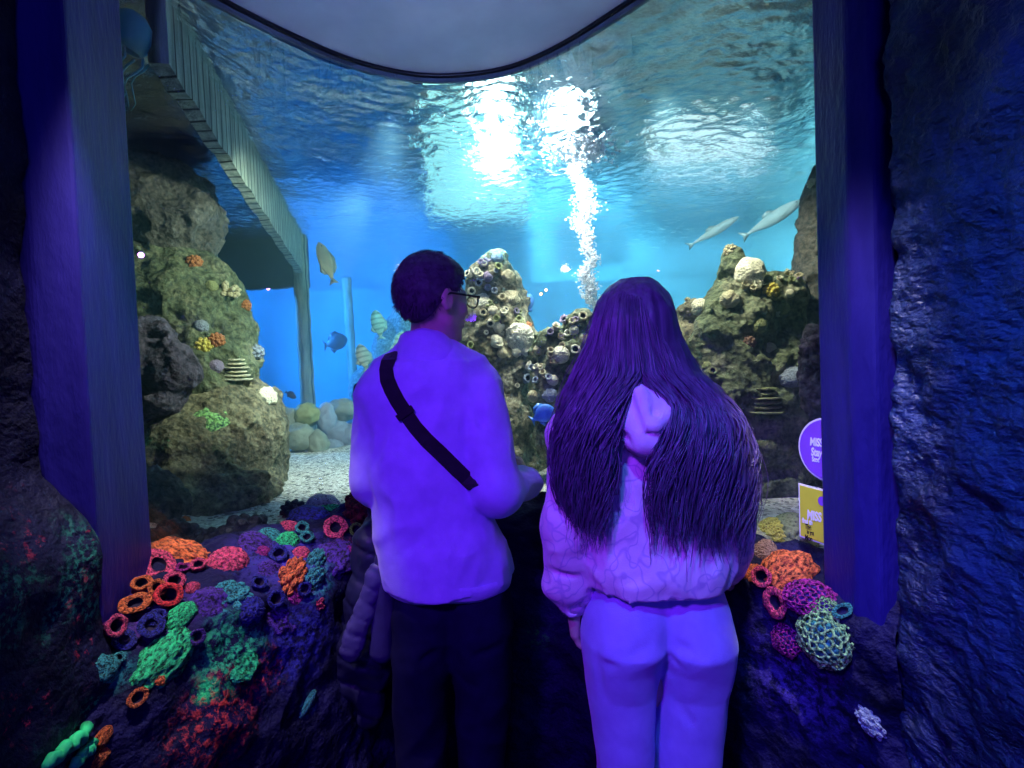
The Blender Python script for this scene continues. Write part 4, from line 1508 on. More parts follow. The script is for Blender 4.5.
def hand_cones(W, D, N, S, side, curl=.5, sc=1.0):
    """palm and five fingers: wrist W, pointing D, palm facing N, thumb towards S"""
    W, D, N, S = [np.array(x, float) for x in (W, D, N, S)]
    D /= np.linalg.norm(D); S = S - D * (S @ D); S /= np.linalg.norm(S); N = np.cross(D, S) * (1 if np.cross(D, S) @ N > 0 else -1)
    out = []
    for k, o in enumerate((.026, .009, -.008, -.024)):
        a = W + D * .012 * sc + S * o * .55 * sc
        b = W + D * (.088 - .004 * abs(k - 1)) * sc + S * o * sc
        out.append(('palm', a, b, .0155 * sc, .012 * sc))
        L = (.070, .078, .072, .056)[k] * sc
        c = b
        ang = curl * (.55 + .1 * k)
        d = D * math.cos(ang * .5) + N * math.sin(ang * .5)
        for j, fr in enumerate((.45, .31, .24)):
            e = c + d * L * fr + S * (o * .10) * fr
            out.append(('finger', c, e, (.0094 - .0008 * j - (.001 if k == 3 else 0)) * sc, (.0088 - .0009 * j - (.001 if k == 3 else 0)) * sc))
            c = e
            ang2 = ang * (1.2 + j)
            d = D * math.cos(ang2) + N * math.sin(ang2)
    t0 = W + D * .022 * sc + S * .022 * sc
    t1 = t0 + (D * .55 + S * .75 + N * .3) * .045 * sc
    t2 = t1 + (D * .9 + S * .25 + N * .35) * .034 * sc
    t3 = t2 + (D * .95 + N * .35) * .026 * sc
    out += [('palm', t0, t1, .014 * sc, .011 * sc), ('finger', t1, t2, .0105 * sc, .0095 * sc), ('finger', t2, t3, .0095 * sc, .008 * sc)]
    return out


def near(p, c, r):
    return (np.abs(p - np.array(c, np.float32)) < r).all(1)


def body_fn(parts, head, hands):
    C, yaw, s = head

    def fn(p):
        f = np.full(len(p), 9.0, np.float32)
        for a, b, r1, r2, k, sy in parts:
            f = smin(f, cone(p, a, b, r1, r2, sy), k)
        m = near(p, C, .20)
        if m.any():
            f[m] = smin(f[m], head_sdf(p[m], C, yaw, s), .022)
        for cs in hands:
            ctr = np.mean([c[1] for c in cs], axis=0)
            m = near(p, ctr, .20)
            if m.any():
                q = p[m]
                h = None
                for kind, a, b, r1, r2 in cs:
                    g = cone(q, a, b, r1, r2)
                    h = g if h is None else smin(h, g, .010 if kind == 'palm' else .003)
                f[m] = smin(f[m], h, .012)
        return f
    return fn


def dent(p, amp, sc, seed, stretch=(1, 1, 1)):
    q = p * np.array(stretch, np.float32) * sc + seed
    a = 1 - 2 * np.abs(noise3(q + .4 * np.stack([noise3(q * .7), noise3(q * .7 + 9), noise3(q * .7 + 17)], 1)))
    return amp * a


def fold(p, a, b, w, amp):
    """one crease running from a to b"""
    a = np.array(a, np.float32); ba = np.array(b, np.float32) - a
    t_ = (p - a) @ ba / float(ba @ ba)
    e = np.clip(1 - (2 * t_ - 1) ** 2, 0, 1) ** .7
    w = w * 1.25
    return -amp * e * np.exp(-np.maximum(cone(p, a, a + ba, 0.0), 0) ** 2 / (w * w))


def part_of(root, name, fn, lo, hi, h, mat, inst=None):
    v, f = implicit(fn, lo, hi, h)
    c = root.location
    return obj(name, shift(v, c), f, mat, inst or root) if inst is None else obj(name, shift(v, c), f, mat, inst)


# ================================================================== the man
DM = 1.35
def m(px, py, dd=0.0):
    return np.array(P(px, py, DM + dd))
mh = (m(434, 302), R(48), .92)
man = thing('person', 'person with short dark hair and glasses in pale sweatshirt looking right', 'person', (m(440, 600)[0], DM, 0))
rows = []
for py, l, r, hd in ((366, 386, 474, .085), (385, 371, 486, .100), (420, 367, 485, .110), (470, 372, 481, .112), (520, 376, 489, .116), (560, 382, 508, .128), (585, 388, 513, .130), (603, 394, 511, .122)):
    a, b = m(l, py), m(r, py)
    rows.append((a[2] * .5 + b[2] * .5, (a[0] + b[0]) / 2, DM + .01, (b[0] - a[0]) / 2, hd, 2.4))
ls, le, lw = m(383, 396, -.005), m(375, 482, .01), m(398, 497, .26)
rs, re_, rw = m(476, 394, -.015), m(497, 489, -.06), m(527, 481, .13)
neck0, neck1 = m(429, 368, .01), m(432, 322, .02)
rh = hand_cones(rw, (m(519, 461, .24) - rw), (-.6, .3, -.2), (-.3, .2, .9), 1, .9, .96)
lh = hand_cones(lw, (.35, .75, -.1), (-.2, .1, -1), (.8, -.3, .1), -1, 1.1, .96)
legs_m = [(m(424, 622, .01), m(422, 740, .0)), (m(482, 622, .01), m(481, 740, .0))]
ank = [np.array([a[1][0] - .005, DM + .01, .07]) for a in legs_m]
bp = [(m(431, 400, .01), m(438, 560, .01), .12, .125, .04, 1.35), (ls, le, .044, .037, .03, 1), (le, lw, .036, .026, .02, 1), (rs, re_, .044, .037, .03, 1), (re_, rw, .036, .026, .02, 1),
      (neck0, neck1, .058, .053, .03, 1), (m(405, 385), m(460, 385), .055, .055, .03, 1)]
for (a, b), c in zip(legs_m, ank):
    bp += [(a, b, .074, .05, .04, 1), (b, c, .048, .034, .02, 1), (c, c + np.array([0, .13, -.045]), .034, .028, .02, 1)]
def mbox(pts, pad):
    p = np.array(pts)
    return p.min(0) - pad, p.max(0) + pad
allp = [x for q in bp for x in q[:2]] + [mh[0] + np.array([0, 0, .14])] + [c[2] for c in rh + lh]
lo, hi = mbox(allp, .06); lo[2] = -.0
lo[0] = min(lo[0], mh[0][0] - .12); lo[1] = min(lo[1], DM - .16); hi[1] = max(hi[1], DM + .17)
part_of(man, 'body', body_fn(bp, mh, [rh, lh]), lo, hi, .0062, M['skin'])

def shirt(p):
    f = loft(p, rows)
    f = smin(f, cone(p, m(412, 366, .01), m(388, 392, .0), .055, .066), .05)
    f = smin(f, cone(p, m(450, 364, .01), m(472, 390, .0), .055, .066), .05)
    f = smin(f, cone(p, m(429, 376, .01), m(430, 362, .012), .085, .066), .04)
    f = np.maximum(f, m(450, 578)[2] - p[:, 2])                 # ends at the hem
    al = smin(cone(p, ls, le, .064, .055), cone(p, le, lw, .054, .044), .02)
    ar = smin(cone(p, rs, re_, .063, .056), cone(p, re_, rw, .055, .043), .025)
    f = smin(f, al, .012)
    f = smin(f, ar, .009)
    f = f - dent(p, .0085, 7, 2.0, (1, 1, .8)) - dent(p, .0030, 15, 6.0, (1, 1, .6)) - .003 * fbm(p * 9, 2)
    # creases at the elbow, the armpits and across the back
    for a, b, w_, am in ((m(484, 470, -.06), m(512, 460, -.05), .008, .009), (m(482, 485, -.07), m(515, 492, -.05), .008, .008), (m(484, 430, -.07), m(478, 470, -.07), .009, .010),
                         (m(476, 400, -.1), m(484, 440, -.08), .009, .010), (m(386, 420, -.1), m(376, 470, -.07), .009, .009), (m(470, 500, -.12), m(440, 540, -.13), .012, .005),
                         (m(400, 470, -.12), m(440, 560, -.13), .014, .005), (m(500, 520, -.09), m(470, 575, -.12), .012, .006), (m(440, 520, -.13), m(395, 560, -.1), .012, .005), (m(497, 400, -.04), m(478, 440, -.08), .008, .006), (m(508, 440, -.05), m(486, 452, -.08), .008, .006), (m(382, 500, -.1), m(392, 570, -.1), .010, .006)):
        f = f - fold(p, a, b, w_, am)
    f = np.maximum(f, -cone(p, lw, lw + (lw - le), .06, .06) - .012)
    f = np.maximum(f, -cone(p, rw, rw + (rw - re_), .06, .06) - .012)
    return f
lo, hi = mbox([ls, rs, le, re_, lw, rw, m(430, 340), m(380, 602), m(512, 602), m(430, 500, -.14), m(430, 500, .16)], .075)
sw = part_of(man, 'sweatshirt', shirt, lo, hi, .0062, M['lav'])
def band(rows_):
    """open tube of elliptical rings (cx, cy, z, half width, half depth), turned in at both ends"""
    v, f = [], []
    n = 56
    for cx, cy, z, w_, d_ in rows_:
        for k in range(n):
            a = 2 * pi * k / n
            ca, sa = math.cos(a), math.sin(a)
            v.append((cx + w_ * math.copysign(abs(ca) ** .87, ca), cy + d_ * math.copysign(abs(sa) ** .87, sa), z + .0025 * math.sin(3 * a) + .0015 * math.sin(7 * a)))
    for i in range(len(rows_) - 1):
        for k in range(n):
            k2 = (k + 1) % n
            f.append((i * n + k, i * n + k2, (i + 1) * n + k2, (i + 1) * n + k))
    return np.array(v), f
def elrow(py, l, r, hd, cy, fn, push=0.0):
    a, b = fn(l, py), fn(r, py)
    return ((a[0] + b[0]) / 2, cy, (a[2] + b[2]) / 2, (b[0] - a[0]) / 2 + push, hd + push)
hb = [elrow(571, 385, 510, .129, DM + .01, m, -.004), elrow(571, 385, 510, .129, DM + .01, m, .003), elrow(576, 386.5, 511, .128, DM + .01, m, .004), elrow(583, 389, 510.5, .126, DM + .01, m, .002),
      elrow(587, 392, 508, .120, DM + .01, m, -.002), elrow(585, 394, 506, .117, DM + .01, m, -.012)]
v, f = band(hb)
obj('hem_band', shift(v, man.location), f, M['lav'], sw)
cb = []
for py, l, r, hd, pu in ((372, 392, 468, .088, 0), (360, 396, 466, .086, .004), (350, 397, 462, .080, .004), (341, 399, 456, .073, .004), (334, 401, 450, .068, .003), (331, 403, 448, .065, -.003), (336, 405, 447, .062, -.008), (350, 405, 454, .066, -.008)):
    q = elrow(py, l, r, hd, DM + .012, m, pu)
    cb.append(q)
v, f = band(cb)
v[:, 2] -= .05 * np.clip((v[:, 0] - m(436, 340)[0]) / .08, 0, 1) * np.clip((v[:, 1] - DM + .06) / .1, 0, 1)
obj('collar', shift(v, man.location), f, M['lav'], sw)
for wv, ev in ((lw, le), (rw, re_)):
    d = (wv - ev) / np.linalg.norm(wv - ev)
    tv, tf = tube([wv - d * .035, wv - d * .03, wv - d * .01, wv + d * .016, wv + d * .02, wv + d * .012], [.040, .0445, .043, .039, .036, .030], 24, False)
    obj('cuff', shift(tv, man.location), tf, M['lav'], sw)

def leg_loft(p, fn, rows_, cy, base):
    """one trouser leg from waist to floor: rows (py, left px, right px, half depth, shift back)"""
    w_ = []
    for py, l, r, hd, dy in rows_:
        a, b = fn(l, py), fn(r, py)
        w_.append(((a[2] + b[2]) / 2, (a[0] + b[0]) / 2, cy + dy, (b[0] - a[0]) / 2, hd, 2.25))
    z, cx, cyy, w2, hd, k = w_[-1]
    w_ += [(.30, base[0], base[1], w2 * 1.0, hd, 2.25), (.012, base[0], base[1], w2 * base[2], hd * base[2], 2.25)]
    return loft(p, w_)
def trousers_m(p):
    f1 = leg_loft(p, m, ((563, 404, 462, .085, 0), (585, 396, 462, .104, 0), (620, 393, 461, .114, 0), (650, 393, 456, .110, 0), (680, 393, 449, .092, 0), (720, 395, 447, .078, 0), (768, 398, 446, .070, 0)), DM + .01, (ank[0][0], DM + .01, .95))
    f2 = leg_loft(p, m, ((563, 444, 498, .085, 0), (585, 444, 508, .104, 0), (620, 446, 512, .114, 0), (650, 450, 512, .110, 0), (680, 455, 511, .092, 0), (720, 457, 507, .078, 0), (768, 459, 503, .070, 0)), DM + .01, (ank[1][0], DM + .01, .95))
    f = smin(f1, f2, .016)
    f = f - dent(p, .005, 8, 5.0, (1, 1, .9)) - .003 * fbm(p * 8, 2)
    for a, b, w2, am in ((m(430, 668, -.09), m(480, 690, -.09), .008, .006), (m(455, 615, -.12), m(452, 700, -.08), .009, .012), (m(400, 665, -.08), m(440, 650, -.1), .009, .007), (m(470, 655, -.1), m(505, 645, -.08), .009, .007)):
        f = f - fold(p, a, b, w2, am)
    return f
lo, hi = mbox([m(394, 560, -.14), m(512, 560, .15), ank[0] - [.07, .08, .05], ank[1] + [.07, .08, 0]], .03); lo[2] = 0
part_of(man, 'trousers', trousers_m, lo, hi, .0072, M['navy'])
def shoe_fn(c):
    def fn(p):
        f = smin(cone(p, c + [0, -.045, -.028], c + [0, .15, -.036], .046, .040), cone(p, c + [0, -.02, .0], c + [0, .06, -.02], .045, .038), .02)
        return np.maximum(f, .002 - p[:, 2])
    return fn
for c in ank:
    part_of(man, 'shoe', shoe_fn(c), c + [-.07, -.12, -.08], c + [.07, .22, .07], .007, M['shoe'])

def hair_cap(p):
    C, yaw, s = mh
    q = ((p - np.array(C, np.float32)) @ yaw_rot(yaw)) / s
    f = ell(q, (0, -.014, .030), (.0835, .1065, .103))
    f = smin(f, ell(q, (0, .005, .085), (.066, .085, .040)), .03)
    f = f - .0030 * noise3(q * np.array([60, 45, 60])) - .003 * noise3(q * np.array([30, 22, 22]) + 4)
    side = np.clip((q[:, 1] + .055) / .05, 0, 1)
    low = -.066 * (1 - side) + .020 * side + np.clip((q[:, 1] - .035) / .04, 0, 1) * .045
    f = smax(f, low - q[:, 2], .014)
    return smax(f, q[:, 1] - .090, .012) * s
C = mh[0]
hv, hf = implicit(hair_cap, C - .17, C + .17, .0045)
HV, HF = [hv], [hf]
nbm = len(hv)
hr2 = random.Random(3)
Qm = yaw_rot(mh[1]).T * mh[2]
for k in range(2600):
    a = hr2.uniform(0, 2 * pi); zt = hr2.uniform(-.75, 1)
    d = np.array([math.cos(a) * math.sqrt(1 - zt * zt), math.sin(a) * math.sqrt(1 - zt * zt), zt])
    q = np.array([0, -.014, .030]) + d * np.array([.0830, .1060, .1030])
    sd = min(1, max(0, (q[1] + .055) / .05)); low = -.064 * (1 - sd) + .024 * sd + min(1, max(0, (q[1] - .035) / .04)) * .045
    if q[2] < low or q[1] > .086:
        continue
    top_ = max(0, d[2] - .2)
    tip = q + d * (.003 + .016 * top_) + np.array([hr2.gauss(0, .003), .012 * top_ + hr2.gauss(0, .003), -.008 + .006 * top_])
    a_, b_ = C + q @ Qm, C + tip @ Qm
    tv, tf = tube([a_, (a_ + b_) / 2 + (d * .001) @ Qm, b_], [.0011, .0010, .0004], 3, False)
    HV.append(np.array([x[:] for x in tv])); HF.append(np.array(tf) + nbm); nbm += len(tv)
obj('hair', shift(np.concatenate(HV), man.location), np.concatenate(HF), M['hair_m'], man)

# ---- glasses (worn; own object)
gl = thing('eyeglasses', 'thin dark framed eyeglasses worn by the person in the pale sweatshirt', 'glasses', mh[0])
Q = yaw_rot(mh[1]).T * mh[2]          # head coordinates -> world offset
def hq(pts):
    return np.array(pts, np.float32) @ Q
for sx in (-1, 1):
    ring = [(sx * (.034 + .026 * math.cos(a)), .116 - .012 * abs(math.cos(a) * .5 + .5 * sx * 0) , .004 + .019 * math.sin(a)) for a in np.linspace(0, 2 * pi, 33)]
    v, f = tube(hq(ring), .0019, 8, False)
    obj('frame', v, f, M['black_plastic'], gl)
    disc = hq([(sx * .034, .113, .004)] + [(sx * (.034 + .025 * math.cos(a)), .113, .004 + .018 * math.sin(a)) for a in np.linspace(0, 2 * pi, 25)[:-1]])
    off = hq([(0, .002, 0)])[0]
    v = np.concatenate([disc, disc + off])
    f = [(0, 1 + k, 1 + (k + 1) % 24) for k in range(24)] + [(25, 26 + (k + 1) % 24, 26 + k) for k in range(24)] + [(1 + k, 26 + k, 26 + (k + 1) % 24, 1 + (k + 1) % 24) for k in range(24)]
    obj('lens', v, f, M['lens'], gl)
    v, f = tube(hq([(sx * .060, .113, .010), (sx * .074, .105, .012), (sx * .081, .04, .013), (sx * .084, -.004, .014), (sx * .083, -.022, .004), (sx * .080, -.032, -.010)]), [.0028, .0030, .0028, .0026, .0026, .002], 8)
    obj('temple_arm', v, f, M['black_plastic'], gl)
v, f = tube(hq([(-.010, .116, .008), (0, .119, .011), (.010, .116, .008)]), .0017, 8)
obj('bridge', v, f, M['black_plastic'], gl)

# ---- crossbody strap and pouch
bpy.context.view_layer.update()
SW = bvh_of([sw])
bag = thing('crossbody_bag', 'black crossbody strap bag slung across the back of the pale sweatshirt', 'bag', m(407, 414, -.12))
back = []
for px, py in ((389, 362), (387, 370), (388, 380), (392, 390), (398, 401), (406, 413), (416, 427), (427, 440), (440, 453), (453, 466), (466, 479), (474, 487)):
    h = SW.ray_cast(Vector((0, 0, CAM_Z)), ray_dir(px, py).normalized())
    if h[0]:
        back.append((h[0] + h[1] * .004, h[1]))
front = []
for (p, n) in back:
    h = SW.ray_cast(Vector((p.x, 3, p.z)), Vector((0, -1, 0)))
    if h[0] and h[0].y < DM + .2:
        front.append((h[0] + h[1] * .005, h[1]))
top_p = [(Vector(((back[0][0].x + front[0][0].x) / 2, DM + t_, m(400, 358)[2] + .012)), Vector((-.3, 0, 1))) for t_ in (.03, -.03)]
loop = front[::-1] + top_p + back
# round the right flank beneath the arm
eb, ef = back[-1][0], front[-1][0]
flank = [(Vector((m(484, 505)[0], DM + t_, eb.z - .01)), Vector((1, 0, 0))) for t_ in (-.06, .0, .06)]
loop = loop + flank + [front[-1]]
def strap_mesh(lp, w_, th):
    pts = [q[0] for q in lp]; nr = [q[1].normalized() for q in lp]
    v, f = [], []
    k = len(pts)
    for i in range(k):
        t_ = (pts[min(i + 1, k - 1)] - pts[max(i - 1, 0)]).normalized()
        s = t_.cross(nr[i]).normalized() * w_ / 2
        u = nr[i] * th
        for q in (pts[i] - s, pts[i] + s, pts[i] + s + u, pts[i] - s + u):
            v.append(q)
    for i in range(k - 1):
        for r in range(4):
            r2 = (r + 1) % 4
            f.append((4 * i + r, 4 * i + r2, 4 * i + 4 + r2, 4 * i + 4 + r))
    f += [(0, 3, 2, 1), (4 * k - 4, 4 * k - 3, 4 * k - 2, 4 * k - 1)]
    return v, f
v, f = strap_mesh(loop, .036, .003)
so = obj('strap', shift(v, bag.location), f, M['strap'], bag, False)
bi = back[5]
tdir = (back[6][0] - back[4][0]).normalized(); sdir = tdir.cross(bi[1]).normalized()
def slab(c, u, v_, n, a, b, t_):
    q = [c + u * sx * a + v_ * sy * b + n * sz for sz in (0, t_) for sx, sy in ((-1, -1), (1, -1), (1, 1), (-1, 1))]
    return q, [(0, 3, 2, 1), (4, 5, 6, 7), (0, 1, 5, 4), (1, 2, 6, 5), (2, 3, 7, 6), (3, 0, 4, 7)]
v, f = slab(bi[0] + bi[1] * .003, tdir, sdir, bi[1], .008, .023, .004)
obj('buckle', shift(v, bag.location), f, M['black_plastic'], bag, False)
pc = front[5][0] + Vector((0, .045, -.02))
part_of(bag, 'pouch', lambda p: ell(p, pc, (.085, .035, .065)) - .002 * noise3(p * 30), np.array(pc) - .12, np.array(pc) + .12, .008, M['strap'])

# ---- jacket over the left forearm
DJ = .04
def jb(px, py, dd=DJ):
    return m(px, py, dd)
jk = thing('jacket', 'dark quilted jacket draped over the arm of the person in the sweatshirt', 'jacket', jb(368, 700))
def shell(p):
    f = cone(p, jb(388, 503, .16), jb(376, 540, .06), .045, .05)
    f = smin(f, cone(p, jb(376, 540, .05), jb(368, 600), .050, .062, 1.5), .03)
    f = smin(f, cone(p, jb(368, 600), jb(366, 655), .062, .066, 1.5), .03)
    f = smin(f, cone(p, jb(356, 650), jb(334, 708), .042, .022, 1.3), .02)
    f = smin(f, cone(p, jb(374, 655), jb(370, 712), .045, .038, 1.3), .02)
    f = smin(f, cone(p, jb(388, 500, .2), jb(362, 480, .1), .035, .03), .03)
    f = smin(f, cone(p, jb(364, 388, .075), jb(369, 478, .075), .024, .034), .03)
    z = p[:, 2] + .35 * p[:, 0] + .010 * noise3(p * 12)
    d_ = np.abs((z / .075) % 1 - .5) * .075
    f = f + .007 * np.exp(-((.0375 - d_) / .007) ** 2) - .010 * fbm(p * 13, 3) - dent(p, .005, 20, 3, (1, 1, .4))
    return f
lo, hi = mbox([jb(330, 380, 0), jb(400, 720, .25)], .07)
part_of(jk, 'shell', shell, lo, hi, .0065, M['puff'])
def sleeve(p):
    f = cone(p, jb(377, 572, -.045), jb(351, 650, -.045), .024, .031, 1.5)
    z = p[:, 2] + .45 * p[:, 0] + .006 * noise3(p * 20)
    d_ = np.abs((z / .046) % 1 - .5) * .046
    return f + .0035 * np.exp(-((.023 - d_) / .005) ** 2) - .005 * fbm(p * 24, 3)
lo, hi = mbox([jb(377, 572, -.05), jb(349, 652, -.05)], .05)
part_of(jk, 'sleeve', sleeve, lo, hi, .0055, M['puff_lav'])['label'] = 'paler quilted sleeve'
def lin(p):
    f = cone(p, jb(384, 560, -.035), jb(382, 650, -.03), .020, .028, 1.2)
    return f - dent(p, .006, 16, 3, (1, 1, .3))
lo, hi = mbox([jb(384, 560, -.03), jb(382, 650, -.03)], .05)
part_of(jk, 'lining', lin, lo, hi, .006, M['lining'])

# ================================================================== the long haired visitor
DG = 1.12
def g_(px, py, dd=0.0):
    return np.array(P(px, py, DG + dd))
gh = (g_(632, 337), R(8), .90)
girl = thing('person', 'person with very long dark wavy hair in printed lilac hoodie and trousers', 'person', (g_(652, 600)[0], DG, 0))
grow = []
for py, l, r, hd in ((408, 596, 694, .075), (425, 573, 716, .095), (450, 572, 719, .105), (490, 577, 717, .108), (530, 582, 720, .112), (565, 584, 724, .118), (588, 586, 722, .118), (601, 590, 719, .112)):
    a, b = g_(l, py), g_(r, py)
    grow.append(((a[2] + b[2]) / 2, (a[0] + b[0]) / 2, DG, (b[0] - a[0]) / 2, hd, 2.3))
gls, gle, glw = g_(578, 432), g_(569, 528, -.02), g_(573, 601, .02)
grs, gre, grw = g_(712, 432), g_(726, 522, -.01), g_(727, 570, .11)
glh = hand_cones(glw, g_(575, 636, .035) - glw, (.9, .2, .1), (.1, 1, 0), -1, .75, .88)
grh = hand_cones(grw, g_(728, 588, .2) - grw, (-.9, .1, -.2), (-.2, .2, 1), 1, 1.0, .88)
glegs = [(g_(622, 635, .0), g_(624, 760, .0)), (g_(688, 635, .0), g_(686, 760, .0))]
gank = [np.array([q[1][0] + .004, DG, .065]) for q in glegs]
gb = [(g_(646, 440), g_(652, 570), .10, .105, .04, 1.3), (gls, gle, .038, .031, .03, 1), (gle, glw, .031, .021, .02, 1), (grs, gre, .038, .031, .03, 1), (gre, grw, .031, .021, .02, 1),
      (g_(638, 410), g_(633, 360), .05, .046, .03, 1), (g_(605, 422), g_(688, 422), .048, .048, .03, 1)]
for (a, b), c in zip(glegs, gank):
    gb += [(a, b, .078, .046, .04, 1), (b, c, .046, .030, .02, 1), (c, c + np.array([0, .12, -.042]), .030, .025, .02, 1)]
allp = [x for q in gb for x in q[:2]] + [gh[0] + np.array([0, 0, .14])] + [c[2] for c in glh + grh]
lo, hi = mbox(allp, .05); lo[2] = 0
lo[1] = min(lo[1], DG - .13); hi[1] = max(hi[1], DG + .13)
part_of(girl, 'body', body_fn(gb, gh, [glh, grh]), lo, hi, .0060, M['skin'])

def hoodie(p):
    f = loft(p, grow)
    f = smin(f, cone(p, g_(610, 415), g_(578, 432), .05, .058), .05)
    f = smin(f, cone(p, g_(676, 415), g_(714, 432), .05, .058), .05)
    f = np.maximum(f, g_(652, 574)[2] - p[:, 2])
    al = smin(cone(p, gls, gle, .054, .051), cone(p, gle, glw, .052, .036), .02)
    al = smin(al, ell(p, g_(566, 583, .0), (.046, .046, .035)), .02)
    ar = smin(cone(p, grs, gre, .056, .052), cone(p, gre, grw, .050, .036), .02)
    f = smin(f, al, .016); f = smin(f, ar, .016)
    # blousing over the hem and many soft wrinkles
    zb = g_(652, 557)[2]
    f = f - .007 * np.exp(-((p[:, 2] - zb) / .03) ** 2)
    f = f - dent(p, .0065, 10, 3.0, (1, 1, .8)) - dent(p, .0042, 19, 8.0, (1, 1, .7))
    for a, b, w_, am in ((g_(548, 540, -.05), g_(588, 552, -.06), .008, .012), (g_(545, 570, -.04), g_(582, 575, -.05), .007, .012), (g_(590, 480, -.1), g_(585, 560, -.09), .010, .012),
                         (g_(600, 590, -.12), g_(650, 575, -.12), .008, .006), (g_(700, 590, -.11), g_(660, 575, -.12), .008, .006), (g_(716, 470, -.1), g_(720, 560, -.08), .010, .012),
                         (g_(620, 455, -.11), g_(670, 458, -.11), .008, .010)):
        f = f - fold(p, a, b, w_, am)
    for w2, e2 in ((glw, gle), (grw, gre)):
        f = np.maximum(f, -cone(p, w2, w2 + (w2 - e2), .05, .05) - .010)
    return f
lo, hi = mbox([gls, grs, gle, gre, glw, grw, g_(652, 400), g_(652, 500, -.14), g_(652, 500, .14)], .07)
hd_ = part_of(girl, 'hoodie', hoodie, lo, hi, .0058, M['print'])
v, f = band([elrow(567, 585, 723, .117, DG, g_, -.003), elrow(568, 585, 723, .118, DG, g_, .002), elrow(573, 586, 722, .115, DG, g_, .001), elrow(578, 589, 720, .111, DG, g_, 0), elrow(581, 590, 719, .110, DG, g_, -.003), elrow(578, 593, 716, .107, DG, g_, -.010)])
obj('hem_band', shift(v, girl.location), f, M['print'], hd_)
for wv, ev in ((glw, gle), (grw, gre)):
    d = (wv - ev) / np.linalg.norm(wv - ev)
    tv, tf = tube([wv - d * .035, wv - d * .03, wv - d * .008, wv + d * .014, wv + d * .018, wv + d * .010], [.034, .038, .036, .033, .030, .025], 22, False)
    obj('cuff', shift(tv, girl.location), tf, M['hood_in'], hd_)
def hood(p):
    f = ell(p, g_(643, 420, -.125), (.062, .040, .062))
    f = smin(f, cone(p, g_(628, 388, -.10), g_(640, 438, -.135), .030, .026), .02)
    f = smin(f, cone(p, g_(664, 400, -.115), g_(648, 440, -.138), .022, .024), .018)
    f = smin(f, cone(p, g_(640, 394, -.15), g_(653, 425, -.168), .012, .013), .008)
    f = smin(f, cone(p, g_(653, 425, -.168), g_(668, 412, -.15), .013, .011), .008)
    f = smax(f, -cone(p, g_(656, 388, -.175), g_(656, 412, -.172), .013, .010), .006)
    f = f - dent(p, .004, 22, 4, (1, 1, .6))
    for a, b, w_, am in ((g_(630, 400, -.15), g_(640, 432, -.17), .006, .008), (g_(664, 412, -.15), g_(646, 436, -.17), .005, .008), (g_(618, 424, -.14), g_(634, 446, -.15), .006, .006)):
        f = f - fold(p, a, b, w_, am)
    return f
c0 = g_(643, 418, -.12)
part_of(girl, 'hood', hood, c0 - .11, c0 + .11, .0048, M['hood_in'], hd_)

def trousers_g(p):
    f1 = leg_loft(p, g_, ((555, 596, 668, .090, 0), (586, 592, 668, .098, 0), (605, 586, 668, .108, -.006), (630, 582, 664, .118, -.012), (650, 583, 657, .106, -.006), (680, 587, 654, .090, 0), (720, 593, 653, .080, 0), (768, 598, 652, .074, 0)), DG, (gank[0][0], DG, 1.12))
    f2 = leg_loft(p, g_, ((555, 640, 715, .090, 0), (586, 640, 719, .098, 0), (605, 642, 724, .108, -.006), (630, 646, 728, .118, -.012), (650, 654, 728, .106, -.006), (680, 657, 725, .090, 0), (720, 657, 720, .080, 0), (768, 657, 715, .074, 0)), DG, (gank[1][0], DG, 1.12))
    f = smin(f1, f2, .012)
    f = f - dent(p, .003, 9, 1.0, (1, 1, .7)) - .002 * fbm(p * 10, 2)
    for a, b, w2, am in ((g_(655, 605, -.13), g_(655, 650, -.13), .007, .010), (g_(598, 668, -.10), g_(648, 645, -.12), .009, .006), 
                         (g_(660, 645, -.12), g_(712, 652, -.1), .009, .006), (g_(664, 655, -.1), g_(704, 668, -.09), .008, .006), (g_(724, 645, -.08), g_(690, 705, -.08), .009, .008),
                         (g_(592, 636, -.1), g_(604, 700, -.07), .010, .006), (g_(620, 740, -.07), g_(645, 752, -.06), .008, .006), (g_(672, 700, -.09), g_(700, 730, -.07), .010, .006), (g_(590, 615, -.1), g_(630, 608, -.12), .007, .005)):
        f = f - fold(p, a, b, w2, am)
    return f
lo, hi = mbox([g_(582, 550, -.15), g_(728, 550, .14), gank[0] - [.08, .09, .06], gank[1] + [.08, .09, 0]], .03); lo[2] = 0
part_of(girl, 'trousers', trousers_g, lo, hi, .0062, M['lilac_trouser'])
for c in gank:
    part_of(girl, 'shoe', shoe_fn(c), c + [-.07, -.12, -.08], c + [.07, .22, .07], .007, M['shoe'])

